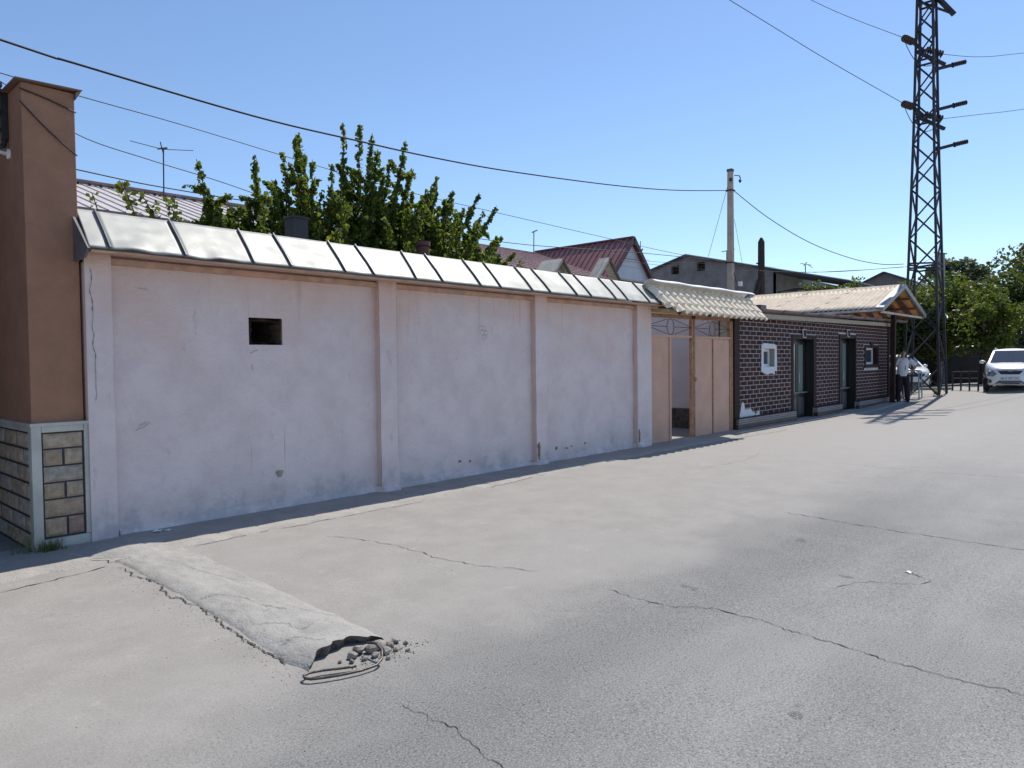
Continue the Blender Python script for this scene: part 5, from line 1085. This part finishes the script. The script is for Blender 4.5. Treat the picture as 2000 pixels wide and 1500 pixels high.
def make_car(lab, loc, rotz, plate=None):
    c = local_thing('parked_car', lab, 'car', loc, rotz, 'parked white cars')
    La, Wb, zl = 1.82, .80, .20
    def belt(x): return np.interp(x, [-1.82, -1.2, .75, 1.05, 1.5, 1.82], [.98, 1.0, 1.0, .985, .90, .74])
    S_ = [(0, .93), (.1, .975), (.3, 1.0), (.6, 1.0), (.82, .985), (.94, .96), (1, .925)]
    def srow(t): return np.interp(t, [a for a, b in S_], [b for a, b in S_])
    m = MB(); nA = 72; rings = [0, .05, .12, .25, .4, .55, .7, .82, .9, .96, 1]
    for t in rings:
        s = srow(t)
        for k in range(nA):
            a = 2 * math.pi * k / nA; ca, sa = math.cos(a), math.sin(a); r = (abs(ca) ** 4 + abs(sa) ** 4) ** -.25
            x, y = La * s * ca * r, Wb * s * sa * r; m.v.append((x, y, zl + t * (belt(x) - zl)))
    nR = len(rings); top0 = (nR - 1) * nA
    for q, sc in enumerate((.85, .6, .3)):
        for k in range(nA):
            x, y, z = m.v[top0 + k]; x2, y2 = x * (1 - (1 - sc) * .92), y * sc; m.v.append((x2, y2, belt(x2) + .035 * (1 - sc ** 2)))
        nR += 1
    m.f = [(j * nA + k, j * nA + (k + 1) % nA, (j + 1) * nA + (k + 1) % nA, (j + 1) * nA + k) for j in range(nR - 1) for k in range(nA)] + [tuple((nR - 1) * nA + k for k in range(nA)), tuple(range(nA - 1, -1, -1))]
    m.build('body', PAINT, c, autos=55)
    def xf(y, z):
        t = min(max((z - zl) / (.80 - zl), 0), 1); s = srow(t); return La * s * max(0, 1 - (abs(y) / (Wb * s)) ** 4) ** .25
    def patch(poly, name, mat, off=.006, par=None):
        q = []
        for (ya, za), (yb_, zb_) in zip(poly, poly[1:] + poly[:1]): q += [(ya + (yb_ - ya) * i / 5, za + (zb_ - za) * i / 5) for i in range(5)]
        cy, cz = sum(a for a, b in q) / len(q), sum(b for a, b in q) / len(q); P = MB(); n = len(q)
        for f in (1, .5, 0.001): P.v += [(xf(cy + (y - cy) * f, cz + (z - cz) * f) + off, cy + (y - cy) * f, cz + (z - cz) * f) for y, z in q]
        P.f = [(j * n + i, j * n + (i + 1) % n, (j + 1) * n + (i + 1) % n, (j + 1) * n + i) for j in range(2) for i in range(n)]; return P.build(name, mat, par or c)
    mir = lambda p: [(-y, z) for y, z in p][::-1]
    # greenhouse
    gb = [(1.02, .66, .99), (-1.70, .64, 1.0)]; gt = [(.28, .54, 1.47), (-1.52, .52, 1.47)]
    G_ = MB(); 
    def gh(u, v):   # u along the length, v around the section
        xb_ = gb[0][0] + (gb[1][0] - gb[0][0]) * u; xt_ = gt[0][0] + (gt[1][0] - gt[0][0]) * u; a = (v - .5) * 2
        if abs(a) > .45: h = (1 - abs(a)) / .55; y = (.70 + (.545 - .70) * h) * (1 if a > 0 else -1); z = .97 + (1.46 - .97) * h
        else: h = 1; y = .545 * a / .45; z = 1.46 + .045 * (1 - (a / .45) ** 2)
        return (xb_ + (xt_ - xb_) * (z - .97) / .5, y, z)
    G_.grid(gh, 16, 22); k0 = len(G_.v); G_.f += [tuple(j * 17 for j in range(23)), tuple(j * 17 + 16 for j in range(22, -1, -1))]; G_.build('cabin', PAINT, c, autos=50)
    def ws(u, v): y = (u - .5) * 2 * (.62 + (.50 - .62) * v); z = 1.0 + (1.43 - 1.0) * v; return (1.02 - .74 * (z - .97) / .5 + .012 + .05 * (1 - (2 * u - 1) ** 2), y, z)
    MB().grid(ws, 10, 5).build('windscreen', CGL, c, smooth=True)
    def rw(u, v): y = (u - .5) * 2 * (.58 + (.48 - .58) * v); z = 1.05 + (1.42 - 1.05) * v; return (-1.70 + .18 * (z - .97) / .5 - .012, y, z)
    MB().grid(rw, 6, 3).build('rear_window', CGL, c)
    for s in (-1, 1):
        for x0, x1, x0t, x1t in ((.78, -.10, .22, -.10), (-.18, -1.0, -.18, -1.0), (-1.08, -1.5, -1.08, -1.42)):
            pt = lambda x, z: (x, s * (.70 + (.545 - .70) * (z - .97) / .49 + .008), z); MB().add([pt(x0, 1.03), pt(x1, 1.03), pt(x1t, 1.40), pt(x0t, 1.40)], [(0, 1, 2, 3)]).build('side_window', CGL, c)
        for x in (1.16, -1.16):
            w = MB().lathe([(0, .22), (.02, .27), (.06, .285), (.15, .285), (.18, .26)], (x, s * .62, .285), (0, s, 0), 24).build('wheel', TYRE, c, autos=40); WL[w.name] = Vector((0, 0, 0))
            MB().lathe([(0, .18), (.02, .17), (.025, .05)], (x, s * .795, .285), (0, s, 0), 18).build('rim', RIM, w); MB().lathe([(0, .33), (.002, .33)], (x, s * .796, .30), (0, s, 0), 24).build('wheel_arch', BLK, c)
        mo = MB().ell((.72, s * .86, 1.03), (.06, .10, .065)).build('door_mirror', PAINT, c, smooth=True); WL[mo.name] = Vector((0, 0, 0))
        MB().bar((.74, s * .70, .98), (.73, s * .80, 1.0), .09, .05).build('mirror_arm', BLK, mo)
        MB().tube([(.2, s * .50, 1.49), (.1, s * .50, 1.535), (-1.25, s * .50, 1.535), (-1.4, s * .50, 1.49)], .018, 8).build('roof_rail', CHROME, c)
        hl = [(.38, .62), (.50, .52), (.66, .54), (.78, .68), (.775, .88), (.70, .88), (.54, .77)]; hl = hl if s > 0 else mir(hl)
        h = patch(hl, 'headlight', LAMP, .012); WL[h.name] = Vector((0, 0, 0)); yy = s * .60
        MB().lathe([(0, .055), (.012, .05), (.014, .0)], (xf(yy, .66) + .008, yy, .665), (1, s * .25, 0), 14).build('reflector', CHROME, h)
        fg = [(.54, .30), (.70, .30), (.73, .40), (.70, .47), (.62, .42), (.54, .40)]; f = patch(fg if s > 0 else mir(fg), 'fog_lamp_pod', BLK, .012); WL[f.name] = Vector((0, 0, 0))
        MB().lathe([(0, .055), (.02, .045)], (xf(s * .62, .36) + .006, s * .62, .36), (1, s * .3, 0), 14).build('fog_lamp', LAMP, f)
    patch([(-.36, .715), (-.26, .60), (.26, .60), (.36, .715), (0, .73)], 'grille', BLK, .010)
    patch([(-.44, .27), (.44, .27), (.32, .38), (-.32, .38)], 'lower_intake', BLK, .010)
    for z in (.31, .345): MB().tube([(xf(y, z) + .016, y, z) for y in np.linspace(-.36, .36, 9)], .005, 5).build('intake_bar', RIM, c)
    patch([(-.42, .745), (.42, .745), (.40, .765), (-.40, .765)], 'bonnet_gap', BLK, .008)
    e = patch([(-.085, .705), (-.03, .705), (-.03, .695), (.03, .695), (.03, .705), (.085, .705), (.075, .725), (.03, .725), (.03, .735), (-.03, .735), (-.03, .725), (-.075, .725)], 'bow_tie_emblem', CHROME, .02)
    patch([(-.74, .205), (.74, .205), (.72, .235), (-.72, .235)], 'lower_lip', BLK, .006)
    MB().bar((.98, .1, 1.035), (.80, -.38, 1.13), .015, .012).build('wiper', BLK, c)
    if plate:
        px = xf(0, .45) + .02; p = box(px, px + .008, -.27, .27, .405, .51).build('number_plate', flat('plate_white', (.72, .72, .72), .4), c); WL[p.name] = Vector((0, 0, 0))
        M4 = Matrix(((0, 0, 1, px + .010), (1, 0, 0, 0), (0, 1, 0, .4575), (0, 0, 0, 1)))
        text_mesh('plate_text', plate, .098, flat('plate_black', (.01, .01, .015), .5), p, M4)
        for a in ((-.27, .27, .405, .409), (-.27, .27, .506, .51), (-.27, -.266, .409, .506), (.266, .27, .409, .506)): box(px + .008, px + .010, *a).build('plate_border', flat('plate_black', (.01, .01, .015)), p)
    return c
cx_, cy_ = 31.55, 4.30
make_car('white hatchback with roof rails parked facing the camera at the right edge', (cx_, cy_, gz(30.2, 4.3)), math.atan2(-.11, -.99), '40 E 357 DC')
make_car('white car half hidden behind the standing man and the porch post', (33.9, 8.75, gz(33.9, 8.75)), math.atan2(-.62, -.78))

# ---- person on the phone
def remesh(o, vox, sm=4):
    r = o.modifiers.new('remesh', 'REMESH'); r.mode = 'VOXEL'; r.voxel_size = vox; r.use_smooth_shade = True
    s = o.modifiers.new('smooth', 'SMOOTH'); s.factor = .5; s.iterations = sm; return o
SKIN = plain('skin', (.33, .19, .125), .55, .06, 8, 0); SHIRT = plain('white_tshirt', (.60, .60, .63), .9, .05, 14, .5, 14, dist=.02); PANTS = plain('black_trousers', (.012, .012, .016), .9, .2, 8, .3, 20); HAIR = plain('black_hair', (.012, .010, .009), .7, .3, 30, .4, 60); SHOE = plain('black_shoe', (.015, .015, .016), .5, .2, 8, 0)
px_, py_ = 26.85, 6.72
pe = local_thing('person', 'man in a white printed t-shirt and black trousers talking on a phone', 'person', (px_, py_, gz(px_, py_) - .002), math.atan2(-.42, -.9))
RS, RE, RW = (0, -.19, 1.43), (.10, -.30, 1.20), (.13, -.16, 1.50)      # right arm raised to the ear
LS, LE, LW = (0, .19, 1.43), (-.05, .40, 1.20), (.07, .24, .99)         # left hand on the hip
b = MB()
b.tube([(0, 0, .90), (.01, 0, 1.1), (.0, 0, 1.3), (0, 0, 1.45)], [.115, .095, .10, .085], 14).tube([(0, -.12, 1.40), (0, .12, 1.40)], .07, 12).tube([(0, 0, 1.42), (.01, 0, 1.52), (.02, 0, 1.60)], [.07, .056, .06], 10)
b.ell((.025, 0, 1.665), (.098, .078, .122), 16, 12).ell((.122, 0, 1.655), (.02, .014, .028)).ell((.09, 0, 1.575), (.04, .04, .035)).ell((.01, .08, 1.655), (.022, .012, .034)).ell((.01, -.08, 1.655), (.022, .012, .034)).ell((.115, 0, 1.605), (.014, .026, .008))
for S0, E0, W0 in ((RS, RE, RW), (LS, LE, LW)): b.tube([S0, tuple((Vector(S0) + Vector(E0)) / 2), E0], [.06, .052, .042], 10).tube([E0, tuple(Vector(E0).lerp(Vector(W0), .3)), W0], [.043, .042, .028], 10)
for s in (-1, 1): b.tube([(0, s * .085, .92), (.01, s * .11, .72), (.025, s * .125, .50), (.01, s * .135, .30), (0, s * .145, .08)], [.105, .088, .062, .058, .042], 12)
def hand(b, W0, d, nrm, thumb):      # palm and five unequal, bent fingers
    W0 = Vector(W0); d = Vector(d).normalized(); nrm = Vector(nrm).normalized(); sd = d.cross(nrm).normalized() * thumb
    b.tube([W0, W0 + d * .045, W0 + d * .085], [.024, .034, .036], 10)
    for k, (o_, l) in enumerate(((.028, .066), (.010, .075), (-.010, .07), (-.028, .055))):
        p = W0 + d * .085 + sd * o_; q = p + d * l * .5 + nrm * l * .25; b.tube([p - d * .02, p, q, q + d * l * .2 + nrm * l * .45], [.0095, .0095, .009, .0075], 8)
    p = W0 + d * .03 + sd * .03; b.tube([p - sd * .015, p + sd * .022 + d * .025, p + sd * .024 + d * .062 + nrm * .018], [.012, .011, .009], 8)
hand(b, RW, (.0, .22, 1), (-.3, 1, .1), 1); hand(b, LW, (.25, -.75, -.6), (-.5, -.5, .4), 1)
body = remesh(b.build('body', SKIN, pe), .0075, 3)
q = MB().tube([(.005, 0, .88), (.01, 0, 1.0), (.015, 0, 1.15), (.012, 0, 1.3), (0, 0, 1.43)], [.172, .165, .158, .172, .13], 18).tube([(0, -.15, 1.405), (0, .15, 1.405)], .095, 14).tube([(0, 0, 1.42), (.005, 0, 1.49)], [.10, .075], 12)
for S0, E0 in ((RS, RE), (LS, LE)): q.tube([S0, tuple(Vector(S0).lerp(Vector(E0), .45)), tuple(Vector(S0).lerp(Vector(E0), .78))], [.08, .082, .078], 12)
q.v = [(x * .82 if abs(y) < .2 else x, y * 1.08 if z < 1.36 else y, z) for x, y, z in q.v]; remesh(q.build('tshirt', SHIRT, pe), .012, 3)
q = MB().tube([(0, -.07, .9), (0, .07, .9)], .12, 12).tube([(0, 0, .80), (0, 0, .99)], [.13, .145], 14)
for s in (-1, 1): q.tube([(0, s * .085, .93), (.01, s * .11, .72), (.028, s * .125, .50), (.012, s * .137, .28), (0, s * .147, .06)], [.125, .108, .09, .082, .078], 14)
remesh(q.build('trousers', PANTS, pe), .012, 3)
for s in (-1, 1): remesh(MB().ell((.055, s * .15, .045), (.135, .05, .045), 14, 8).ell((-.03, s * .147, .06), (.06, .045, .055)).build('shoe', SHOE, pe), .01, 1)
q = MB().ell((.008, 0, 1.705), (.108, .088, .098), 16, 10).ell((-.035, 0, 1.65), (.07, .082, .09)).ell((.07, 0, 1.765), (.05, .07, .03)); remesh(q.build('hair', HAIR, pe), .01, 1)
for s in (-1, 1): MB().ell((.112, s * .032, 1.668), (.008, .013, .007), 8, 6).build('eye', HAIR, pe); MB().tube([(.116, s * .018, 1.688), (.112, s * .05, 1.69)], .005, 5).build('eyebrow', HAIR, pe)
INK = flat('navy_print', (.02, .025, .07), .9)
for (y, z, w, h) in ((.015, 1.28, .018, .02), (.05, 1.22, .012, .05), (.055, 1.16, .016, .04), (.045, 1.10, .014, .04)): MB().ell((.128, y, z), (.02, w, h), 8, 6).build('shirt_print', INK, pe)
ph = MB().hexa([(.09, -.115, 1.56), (.11, -.115, 1.56), (.08, -.105, 1.70), (.06, -.105, 1.70), (.09, -.105, 1.56), (.11, -.105, 1.56), (.08, -.095, 1.70), (.06, -.095, 1.70)])
pho = ph.build('mobile_phone', flat('phone_black', (.01, .01, .012), .2)); Mx = Matrix.Translation(pe.location) @ Matrix.Rotation(pe.rotation_euler.z, 4, 'Z')
pho.location = Mx @ pho.location; pho.rotation_euler = (0, 0, pe.rotation_euler.z); tag(pho, 'black mobile phone held to the man\'s ear', 'phone')
